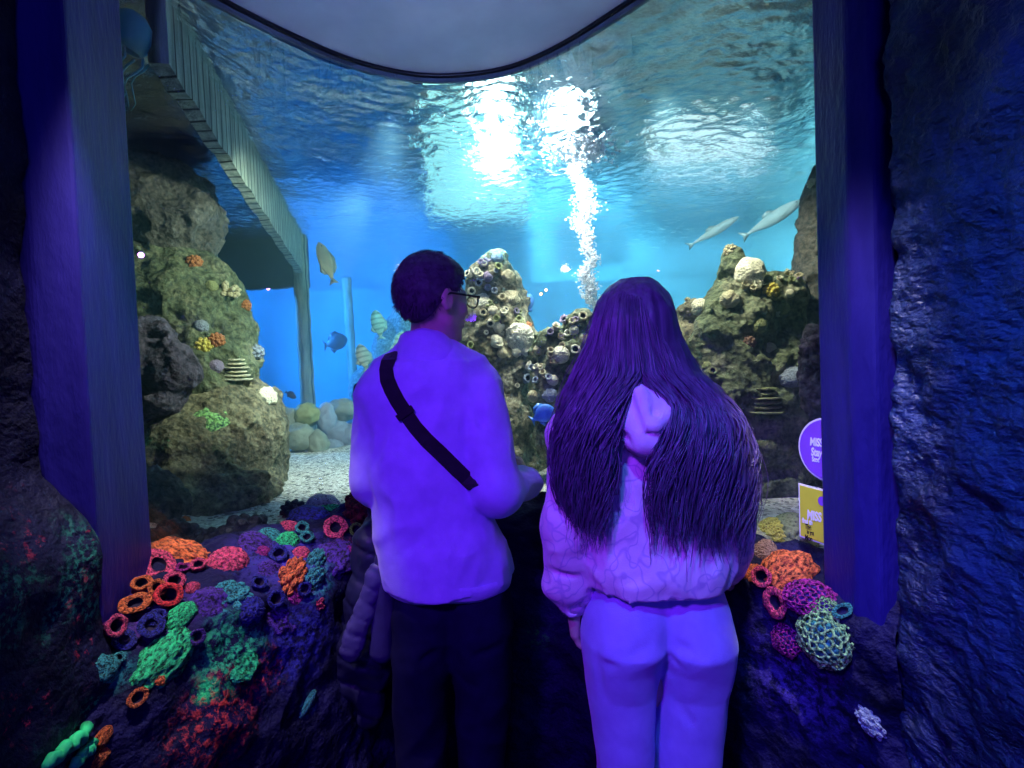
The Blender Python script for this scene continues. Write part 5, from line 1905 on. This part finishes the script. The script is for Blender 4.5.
# ---- long hair: an under-layer and wavy locks of many strands
HR = [(279, 626, 641, .0, .03), (286, 610, 655, .0, .075), (298, 601, 665, -.005, .10), (318, 594, 672, -.010, .112), (345, 587, 682, -.015, .112), (372, 577, 697, -.03, .105), (398, 568, 722, -.045, .108),
      (425, 561, 741, -.055, .112), (452, 558, 750, -.06, .110), (480, 560, 753, -.06, .104), (505, 566, 752, -.06, .098), (530, 574, 746, -.06, .094)]
hpy = np.array([r[0] for r in HR], float)
def hrow(py):
    return [np.interp(py, hpy, [r[k] for r in HR]) for k in (1, 2, 3, 4)]
GAPL = ([375, 388, 405, 450, 480, 535], [640, 630, 622, 611, 610, 604])
GAPR = ([375, 388, 405, 440, 470, 500, 535], [640, 652, 667, 664, 654, 650, 655])
def hair_pt(u, py, lay):
    l, r, dd, hd = hrow(py)
    px = l + (r - l) * (u * .5 + .5)
    if py > 375:
        gl_, gr_ = np.interp(py, *GAPL), np.interp(py, *GAPR)
        l0, r0 = hrow(375)[:2]
        s0 = (640 - l0) / (r0 - l0) * 2 - 1
        if u < s0:
            px = l + (gl_ - l) * (u + 1) / (s0 + 1)
        else:
            px = gr_ + (r - gr_) * (u - s0) / (1 - s0)
    un = np.clip((px - l) / (r - l) * 2 - 1, -1, 1)
    y = dd - hd * (1 - abs(un) ** 2.2) ** .5 * (1 - .30 * lay) if True else dd
    return px, py, y
V, F = [], []
nb_ = 0
hr_rng = random.Random(5)
def add_strand(u, lay, py0, py1, rad, wa, wf, ph, jit, n=26):
    global nb_
    pts = []
    for i in range(n):
        s = i / (n - 1)
        py = py0 + (py1 - py0) * s
        px, py, dd = hair_pt(u, py, lay)
        wv = wa * min(1, max(0, (py - 330) / 90))
        px += wv * 464 * math.sin(wf * s + ph) + jit[0] * s
        dd += wv * .9 * math.cos(wf * s * .9 + ph * 1.3) + jit[1] * s * .3
        pts.append(Vector(g_(px, py + jit[2] * s, dd)))
    rad_ = [rad * (1 - .75 * max(0, (i / (n - 1) - .6) / .4)) for i in range(n)]
    v, f = tube(pts, rad_, 4, False)
    V.append(np.array([x[:] for x in v])); F.append(np.array(f) + nb_); nb_ += len(v)
for lock in range(185):
    u = math.sin(hr_rng.uniform(-pi / 2, pi / 2)) if lock % 3 else hr_rng.uniform(-1, 1)
    lay = hr_rng.random() ** 1.5
    wa, wf, ph = hr_rng.uniform(.007, .020), hr_rng.uniform(8, 16), hr_rng.uniform(0, 6.28)
    end = 505 + hr_rng.uniform(-22, 22) + (14 if u > -.2 else 2)
    st = 281 + hr_rng.uniform(0, 8)
    for k in range(16):
        du = hr_rng.gauss(0, .030)
        add_strand(max(-1, min(1, u + du)), max(0, lay + hr_rng.gauss(0, .06)), st + hr_rng.uniform(0, 6), end + hr_rng.gauss(0, 13), hr_rng.uniform(.0010, .0021), wa * hr_rng.uniform(.7, 1.2), wf, ph + hr_rng.gauss(0, .25),
                   (hr_rng.gauss(0, 3), hr_rng.gauss(0, .012), 0))
for k in range(260):       # flyaway strands
    u = hr_rng.choice((-1, 1)) * hr_rng.uniform(.85, 1.04) if k % 2 else hr_rng.uniform(-1, 1)
    add_strand(max(-1.04, min(1.04, u)), 0 if k % 2 else -.06, 283 + hr_rng.uniform(0, 60), hr_rng.uniform(420, 540), .0008, hr_rng.uniform(.004, .014), hr_rng.uniform(8, 20), hr_rng.uniform(0, 6.28), (hr_rng.gauss(0, 6), hr_rng.gauss(0, .03), 0))
def under(p):
    rowz = []
    for py, l, r, dd, hd in HR:
        if py > 481:
            continue
        a, b = g_(l, py), g_(r, py)
        rowz.append(((a[2] + b[2]) / 2, (a[0] + b[0]) / 2, DG + dd * .9, (b[0] - a[0]) / 2 * (.95 if py < 420 else .88), hd * .88, 2.1))
    f = loft(p, rowz)
    c = p[:, 2]
    # the parting where hood and back show
    zz = np.array([g_(640, y)[2] for y in (375, 388, 405, 450, 480, 535)])[::-1]
    gl2 = np.array([g_(x, y)[0] for x, y in zip(np.interp([375, 388, 405, 450, 480, 535], *GAPL) - 3, (375, 388, 405, 450, 480, 535))])[::-1]
    gr2 = np.array([g_(x, y)[0] for x, y in zip(np.interp([375, 388, 405, 450, 480, 535], *GAPR) + 3, (375, 388, 405, 450, 480, 535))])[::-1]
    L_, R_ = np.interp(c, zz, gl2), np.interp(c, zz, gr2)
    gap = np.where(c < zz[-1], np.maximum(L_ - p[:, 0], p[:, 0] - R_), .05)
    f = np.maximum(f, -gap)
    f = smin(f, ell(p, gh[0] + np.array([0, -.012, .028]), (.080, .100, .098)), .02)
    inner = ell(p, gh[0] + np.array([0, .065, -.035]), (.060, .075, .105))          # open towards the face
    f = smax(f, -inner, .02)
    f = f - .004 * noise3(p * np.array([55, 55, 6], np.float32)) - .003 * noise3(p * np.array([110, 110, 9], np.float32))
    return f
v, fq = implicit(under, *mbox([g_(556, 279, -.18), g_(750, 512, .12)], .02), .0062)
V.append(v); F.append(fq + nb_)
obj('hair', shift(np.concatenate(V), girl.location), np.concatenate(F), M['hair_g'], girl)
# ------------------------------------------------------------------ fish
def fish(name, label, cat, pos, nose, L, H, W, mats, group=None, kind='deep', roll=None):
    """nose: world direction of the head; the body stands in the plane of nose and the nearest upright"""
    root = thing(name, label, cat, pos, group)
    x = Vector(nose).normalized()
    up = Vector(roll) if roll is not None else Vector((0, 0, 1))
    up = (up - x * up.dot(x)).normalized()
    y = up.cross(x)
    Rm = Matrix((x, y, up)).transposed().to_4x4()
    if kind == 'deep':
        prof = [(.50, .02, .02), (.46, .16, .20), (.36, .36, .42), (.20, .48, .50), (.02, .50, .48), (-.16, .40, .36), (-.30, .22, .22), (-.38, .13, .12), (-.42, .12, .08)]
    else:
        prof = [(.50, .03, .10), (.46, .16, .22), (.36, .34, .42), (.18, .48, .50), (.0, .48, .48), (-.18, .36, .34), (-.32, .20, .20), (-.42, .10, .10), (-.46, .08, .06)]
    v, f = [], []
    n = 20
    for (px, h, w) in prof:
        for k in range(n):
            a = 2 * pi * k / n
            v.append((px * L, math.cos(a) * w * W, math.sin(a) * h * H + (.06 * H if kind != 'deep' and px < -.3 else 0)))
    for i in range(len(prof) - 1):
        for k in range(n):
            k2 = (k + 1) % n
            f.append((i * n + k, i * n + k2, (i + 1) * n + k2, (i + 1) * n + k))
    f.append(tuple(range(n))[::-1]); f.append(tuple((len(prof) - 1) * n + k for k in range(n)))
    def add(nm, v, f, mt, sub=False):
        o = obj(nm, v, f, mt, root)
        o.matrix_local = Rm
        if sub:
            md = o.modifiers.new('s', 'SUBSURF'); md.levels = 1; md.render_levels = 1
        return o
    add('body', v, f, mats[0], True)
    def fin(nm, pts, th, mt, tilt=None):
        """closed outline in the x-z plane given thickness that thins to the edge"""
        c = np.mean(pts, axis=0)
        k = len(pts)
        V_ = [(p[0], 0, p[1]) for p in pts] + [(c[0], th, c[1]), (c[0], -th, c[1])]
        F_ = [(i, (i + 1) % k, k) for i in range(k)] + [((i + 1) % k, i, k + 1) for i in range(k)]
        V_ = np.array(V_)
        if tilt is not None:
            V_ = (np.array(Matrix.Rotation(tilt[0], 3, 'X')) @ V_.T).T + np.array(tilt[1])
        add(nm, V_, F_, mt)
    if kind == 'deep':
        fin('tail_fin', [(-.40 * L, .06 * H), (-.56 * L, .36 * H), (-.52 * L, 0), (-.56 * L, -.36 * H), (-.40 * L, -.06 * H)], .03 * W, mats[1])
        fin('dorsal_fin', [(.22 * L, .46 * H), (.05 * L, .66 * H), (-.20 * L, .58 * H), (-.32 * L, .30 * H), (-.28 * L, .20 * H), (.0, .44 * H)], .03 * W, mats[1])
        fin('anal_fin', [(-.02 * L, -.46 * H), (-.18 * L, -.62 * H), (-.30 * L, -.34 * H), (-.26 * L, -.2 * H)], .03 * W, mats[1])
    else:
        fin('tail_fin', [(-.43 * L, .08 * H), (-.58 * L, .55 * H), (-.53 * L, .10 * H), (-.57 * L, -.35 * H), (-.43 * L, -.02 * H)], .06 * W, mats[1])
        fin('dorsal_fin', [(.08 * L, .44 * H), (-.04 * L, .72 * H), (-.14 * L, .60 * H), (-.16 * L, .36 * H)], .06 * W, mats[1])
    for s in (-1, 1):
        fin('pectoral_fin', [(0, 0), (-.07 * L, .05 * L), (-.20 * L, .03 * L), (-.16 * L, -.03 * L)], .04 * W, mats[1], (s * 1.0 + (pi if s > 0 else 0) * 0, (.20 * L, s * .44 * W, -.10 * H)))
        ev, ef = ico(2)
        ev = ev * .05 * min(H, .4 * L) * np.array([1, .5, 1]) + np.array([.37 * L, s * .38 * W * .92, .10 * H])
        add('eye', ev, ef, M['fish_eye'])
    return root


M['fish_eye'] = plain('black_fish_eye', (.01, .01, .01), .15)
t = NT('cream_striped_fish')
w = t.n('ShaderNodeTexWave', wave_type='BANDS', bands_direction='X'); w.inputs['Scale'].default_value = 9; w.inputs['Distortion'].default_value = 1.5
t.l(t.co(), w.inputs['Vector'])
M['fish_cream'] = t.pbr(t.ramp(w.outputs['Fac'], [(.15, (.26, .25, .14)), (.5, (.48, .48, .34))]), .4, .5)
M['fish_fin'] = plain('pale_fin', (.42, .44, .32), .4)
M['fish_yellow'] = plain('yellowish_fish', (.52, .46, .24), .4)
M['fish_grey'] = plain('blue_grey_fish', (.36, .52, .54), .35, var=.1)
M['fish_blue'] = plain('bright_blue_fish', (.10, .32, .85), .35, var=.1)
M['fish_dark'] = plain('dusky_fish', (.05, .06, .12), .5)
t = NT('orange_banded_fish')
w = t.n('ShaderNodeTexWave', wave_type='BANDS', bands_direction='X'); w.inputs['Scale'].default_value = 7
t.l(t.co(), w.inputs['Vector'])
M['fish_orange'] = t.pbr(t.ramp(w.outputs['Fac'], [(.80, (.95, .26, .04)), (.9, (.95, .9, .85))]), .4, .5)


def along(px0, py0, px1, py1, d, dd=0.0):
    """head direction from one pixel to another at a distance"""
    return P(px1, py1, d + dd) - P(px0, py0, d)


cr = (M['fish_cream'], M['fish_fin'])
GF = 'pale deep bodied fish by the far slope'
fish('reef_fish', 'pale yellowish fish hanging head up right of the timber post', 'fish', P(326, 262, 3.1), along(333, 283, 317, 240, 3.1), .25, .085, .05, (M['fish_yellow'], M['fish_fin']), GF, roll=(1, .2, .5))
fish('reef_fish', 'striped pale fish, highest of the three beside the man', 'fish', P(378, 324, 3.6), along(382, 340, 375, 308, 3.6), .20, .10, .05, cr, GF, roll=(1, .5, .2))
fish('reef_fish', 'pale fish, farthest left of the three beside the man', 'fish', P(363, 357, 3.6), along(368, 372, 360, 344, 3.6), .19, .10, .05, cr, GF, roll=(1, .5, .2))
fish('reef_fish', 'pale fish partly hidden behind the man\'s collar', 'fish', P(400, 345, 3.5), along(397, 362, 404, 330, 3.5), .19, .10, .05, cr, GF, roll=(1, .3, .2))
fish('reef_fish', 'dusky rounded fish below the pale yellowish fish', 'fish', P(336, 342, 4.4), along(320, 345, 350, 336, 4.4), .20, .15, .07, (M['fish_dark'], M['fish_dark']), None, roll=(0, .2, 1))
fish('reef_fish', 'tiny dusky fish low by the timber post', 'fish', P(291, 395, 3.5), along(286, 392, 296, 398, 3.5), .08, .04, .02, (M['fish_dark'], M['fish_dark']), None)
GB = 'long slender fish near the water surface'
fish('slender_fish', 'long grey blue fish, left one of two above the right reef', 'fish', P(715, 231, 3.0), along(696, 242, 734, 219, 3.0), .32, .055, .045, (M['fish_grey'], M['fish_grey']), GB, 'long')
fish('slender_fish', 'longer grey blue fish, right one of two above the right reef', 'fish', P(774, 218, 2.8), along(750, 234, 797, 204, 2.8), .36, .075, .06, (M['fish_grey'], M['fish_grey']), GB, 'long')
fish('reef_fish', 'small blue fish swimming upright between peak and mound', 'fish', P(526, 304, 2.55), along(522, 318, 531, 297, 2.55), .11, .07, .025, (M['fish_blue'], M['fish_blue']), None, roll=(-1, 0, .4))
fish('reef_fish', 'bright blue fish low beside the ridged tan ball', 'fish', P(543, 414, 2.08), along(536, 418, 552, 408, 2.08), .10, .075, .03, (M['fish_blue'], M['fish_blue']), None)
fish('clownfish', 'orange fish with white band at the foot of the left reef', 'fish', P(186, 521, 1.80), along(192, 527, 180, 515, 1.80), .052, .028, .016, (M['fish_orange'], M['fish_orange']), None)

# ------------------------------------------------------------------ signs on the glass by the right pillar
M['sign_purple'] = plain('purple_sign_card', (.25, .07, .75), .45, var=.04)
M['sign_yellow'] = plain('yellow_sign_card', (.66, .66, .05), .45, var=.04)
M['sign_white'] = plain('white_sign_print', (.82, .80, .92), .5, var=.02)
M['sign_black'] = plain('black_sign_print', (.01, .01, .02), .5)
# a vertical card plane just in front of the glass, running back from the pillar edge
s_a, s_b = P(799, 450, 1.215), P(845, 450, 1.115)
sx_ = Vector((s_b.x - s_a.x, s_b.y - s_a.y, 0)).normalized()
sn = Vector((sx_.y, -sx_.x, 0))
if sn.y > 0:
    sn = -sn
def on_card(px, py, out=0.0):
    """where a sight line meets the card plane, as (along, height)"""
    o = Vector((0, 0, CAM_Z)); d = ray_dir(px, py)
    t_ = (s_a - o).dot(sn) / d.dot(sn)
    q = o + d * t_
    return (q - s_a).dot(sx_), q.z
SM = Matrix((sx_, Vector((0, 0, 1)), sn)).transposed().to_4x4()
def card(name, label, outline, mt, border, center):
    root = thing(name, label, 'sign', s_a + sx_ * center[0] + Vector((0, 0, center[1] - s_a.z)))
    def poly(nm, pts, z0, z1, mat):
        k = len(pts)
        v = [(p[0] - center[0], p[1] - center[1], z) for z in (z0, z1) for p in pts]
        f = [tuple(range(k))[::-1], tuple(range(k, 2 * k))] + [(i, (i + 1) % k, k + (i + 1) % k, k + i) for i in range(k)]
        o = obj(nm, v, f, mat, root, False); o.matrix_local = SM
    poly('border', outline, 0, .002, M['sign_white'])
    cx = sum(p[0] for p in outline) / len(outline); cy = sum(p[1] for p in outline) / len(outline)
    w_ = max(p[0] for p in outline) - min(p[0] for p in outline)
    k = 1 - 2 * border / w_
    poly('face', [(cx + (p[0] - cx) * k, cy + (p[1] - cy) * (1 - (1 - k) * 1.0)) for p in outline], .002, .0032, mt)
    def text(s, x, y, size, mat, shear=0.0, wide=.62):
        c = bpy.data.curves.new('lettering', 'FONT')
        c.body = s; c.size = size; c.extrude = .0002; c.offset = size * .035; c.shear = shear; c.align_x = 'LEFT'
        c.materials.append(mat)
        tmp = bpy.data.objects.new('lettering', c); COL.objects.link(tmp)
        me = bpy.data.meshes.new_from_object(tmp.evaluated_get(bpy.context.evaluated_depsgraph_get()))
        bpy.data.objects.remove(tmp)
        o = bpy.data.objects.new('lettering', me); COL.objects.link(o); o.parent = root
        o.matrix_local = SM @ Matrix.Translation((x - center[0], y - center[1], .0036)) @ Matrix.Diagonal((wide, 1, 1, 1))
    return root, poly, text
cxl, czl = on_card(799, 447)
ctop = on_card(822, 419)[1]; cbot = on_card(822, 479)[1]
rad = (ctop - cbot) / 2 * 1.06
ccx, ccz = cxl + rad, (ctop + cbot) / 2
ring = [(ccx + rad * math.cos(a), ccz + rad * math.sin(a)) for a in np.linspace(0, 2 * pi, 49)[:-1]]
r1, poly1, text1 = card('round_sign', 'round purple sign with white rim half hidden by the right pillar', ring, M['sign_purple'], .0045, (ccx, ccz))
def tl(tx, px, py0, py1, fn, mat, shear=.0):
    x, z = on_card(px, py1); _, z1 = on_card(px, py0)
    fn(tx, x, z, (z1 - z) * 1.38, mat, shear)
tl('MISS', 811, 437, 445, text1, M['sign_white'], .1)
tl('Stay', 812, 447, 455, text1, M['sign_white'], .15)
tl('Scot', 813, 456, 461, text1, M['sign_white'])
xl, zt = on_card(799, 483); _, zb = on_card(799, 536)
wc = .115
rect = [(xl, zb), (xl + wc, zb - .004), (xl + wc, zt - .006), (xl, zt)]
r2, poly2, text2 = card('square_sign', 'yellow sign with dark lettering below the round purple sign', rect, M['sign_yellow'], .0035, (xl + wc / 2, (zt + zb) / 2))
tl('MISS', 808, 509, 518, text2, M['sign_white'], .1)
tl('find th', 803, 517, 522, text2, M['sign_white'], .1)
tl('The', 806, 523, 528, text2, M['sign_black'])
tl('is yet', 808, 529, 533, text2, M['sign_black'])
tl('Mon', 806, 534, 539, text2, M['sign_black'])
x0, z0 = on_card(823, 501)
poly2('badge', [(x0 + .009 * math.cos(a), z0 + .0105 * math.sin(a)) for a in np.linspace(0, 2 * pi, 25)[:-1]], .0032, .0042, M['sign_purple'])
# ------------------------------------------------------------------ light
def aim(o, loc, to):
    o.location = loc
    d = Vector(to) - Vector(loc)
    o.rotation_euler = d.to_track_quat('-Z', 'Y').to_euler()


def area(name, loc, to, size, col, power, size_y=None):
    l = bpy.data.lights.new(name, 'AREA')
    l.shape = 'RECTANGLE'; l.size = size; l.size_y = size_y or size
    l.color = col; l.energy = power
    o = bpy.data.objects.new(name, l); COL.objects.link(o); aim(o, loc, to)
    return o


def spot(name, loc, to, deg, col, power, rad=.03, blend=.6):
    l = bpy.data.lights.new(name, 'SPOT')
    l.spot_size = R(deg); l.spot_blend = blend; l.shadow_soft_size = rad
    l.color = col; l.energy = power
    o = bpy.data.objects.new(name, l); COL.objects.link(o); aim(o, loc, to)
    return o


# gallery: ultraviolet spot overhead behind the visitors, unseen fills added for pillars, painted corals and bay ceiling
spot('blacklight', (-.60, -.50, 2.42), (.12, 1.25, 1.0), 46, (.22, .032, 1.0), 195, .12, .9)
area('blacklight_fill', (0, -2.3, 1.9), (0, 1.2, 1.3), 1.3, (.07, .05, 1.0), 16, .25)  # broad violet fill added to lift pillars and walls
spot('coral_fill', (-.64, .86, 2.44), (-.72, 1.20, .92), 35, (.95, .88, 1.0), 105, .03, .7)  # added spot standing in for the glow of the fluorescent paint
spot('coral_fill_small', (.46, .78, 2.44), (.66, 1.10, 1.0), 22, (.95, .90, 1.0), 95, .03, .8)  # added to brighten the corals and signs at the right end
spot('ceiling_wash', (-.15, .50, 2.12), (-.2, 1.5, 2.49), 84, (.28, .38, 1.0), 36, .05, 1.0)  # uplight added to brighten the bay ceiling
# tank: unseen spots added just under the surface in place of overhead light
spot('tank_fill_bubbles', (.20, 2.22, 2.36), (.26, 2.40, 1.2), 46, (.9, .98, 1.0), 60, .03)
spot('tank_fill_column', (.14, 1.86, 2.42), (.24, 2.38, 2.22), 52, (.9, .98, 1.0), 230, .03)
spot('tank_fill_reef', (-.50, 1.98, 2.12), (-1.35, 2.40, 1.80), 92, (.88, 1.0, .76), 54, .04)
spot('tank_fill_right', (.55, 1.85, 2.40), (1.0, 2.3, 1.6), 76, (1.0, .98, .78), 68, .04)
spot('tank_fill_peak', (-.15, 2.25, 2.42), (.0, 2.62, 1.4), 70, (1.0, .98, .82), 44, .04)
spot('tank_fill_mound', (.28, 2.0, 2.42), (.24, 2.35, 1.4), 60, (1.0, .98, .82), 30, .04)
spot('tank_fill_ledge', (.34, 1.74, 2.42), (.69, 1.42, .96), 40, (1.0, .98, .8), 20, .03)
spot('tank_fill_blue', (-2.95, 4.3, 2.3), (-.6, 5.4, 1.7), 130, (.03, .31, 1.0), 760, .08)
spot('tank_fill_cyan', (-.02, 1.99, 2.43), (-.1, 6.2, 1.7), 72, (.16, .74, 1.0), 420, .08)
spot('tank_fill_teal', (2.75, 4.1, 2.3), (.9, 5.2, 1.6), 130, (.38, .84, .88), 440, .08)
spot('tank_fill_gravel', (-.42, 2.02, 2.43), (-.85, 3.0, .95), 66, (.85, .98, .95), 130, .06)
spot('wall_fill', (.05, .15, 2.35), (.78, .62, .75), 75, (.06, .24, 1.0), 85, .04, 1.0)  # added blue fill on the right wall, in place of tank light
spot('tank_fill_fish', (1.0, 2.05, 2.42), (1.25, 3.0, 2.15), 70, (.8, 1.0, 1.0), 55, .04)  # added to brighten the slender fish
# above the water: unseen spots added to brighten the upper walls
spot('upper_wash_mid', (.2, 3.2, 4.4), (.25, 6.3, 3.2), 60, (.35, .95, 1.0), 1100, .05, .5)
spot('upper_wash_right', (1.2, 2.6, 4.4), (2.4, 5.6, 3.0), 80, (.55, .85, .90), 950, .05, .6)
spot('upper_wash_left', (-1.0, 3.2, 4.4), (-2.2, 6.2, 3.0), 70, (.05, .32, 1.0), 800, .05, .6)

spot('sign_fill', (.30, .40, 2.2), (.675, 1.19, 1.15), 9, (1.0, .95, .78), 13, .02, .6)  # narrow warm spot added to brighten the sign cards
w = bpy.data.worlds.new('world'); SC.world = w; w.use_nodes = True
w.node_tree.nodes['Background'].inputs[0].default_value = (.01, .012, .05, 1)
w.node_tree.nodes['Background'].inputs[1].default_value = .3
SC.view_settings.view_transform = 'Standard'
SC.view_settings.look = 'None'
SC.view_settings.exposure = 0.0
SC.view_settings.gamma = 1.0
SC.view_settings.use_curve_mapping = False
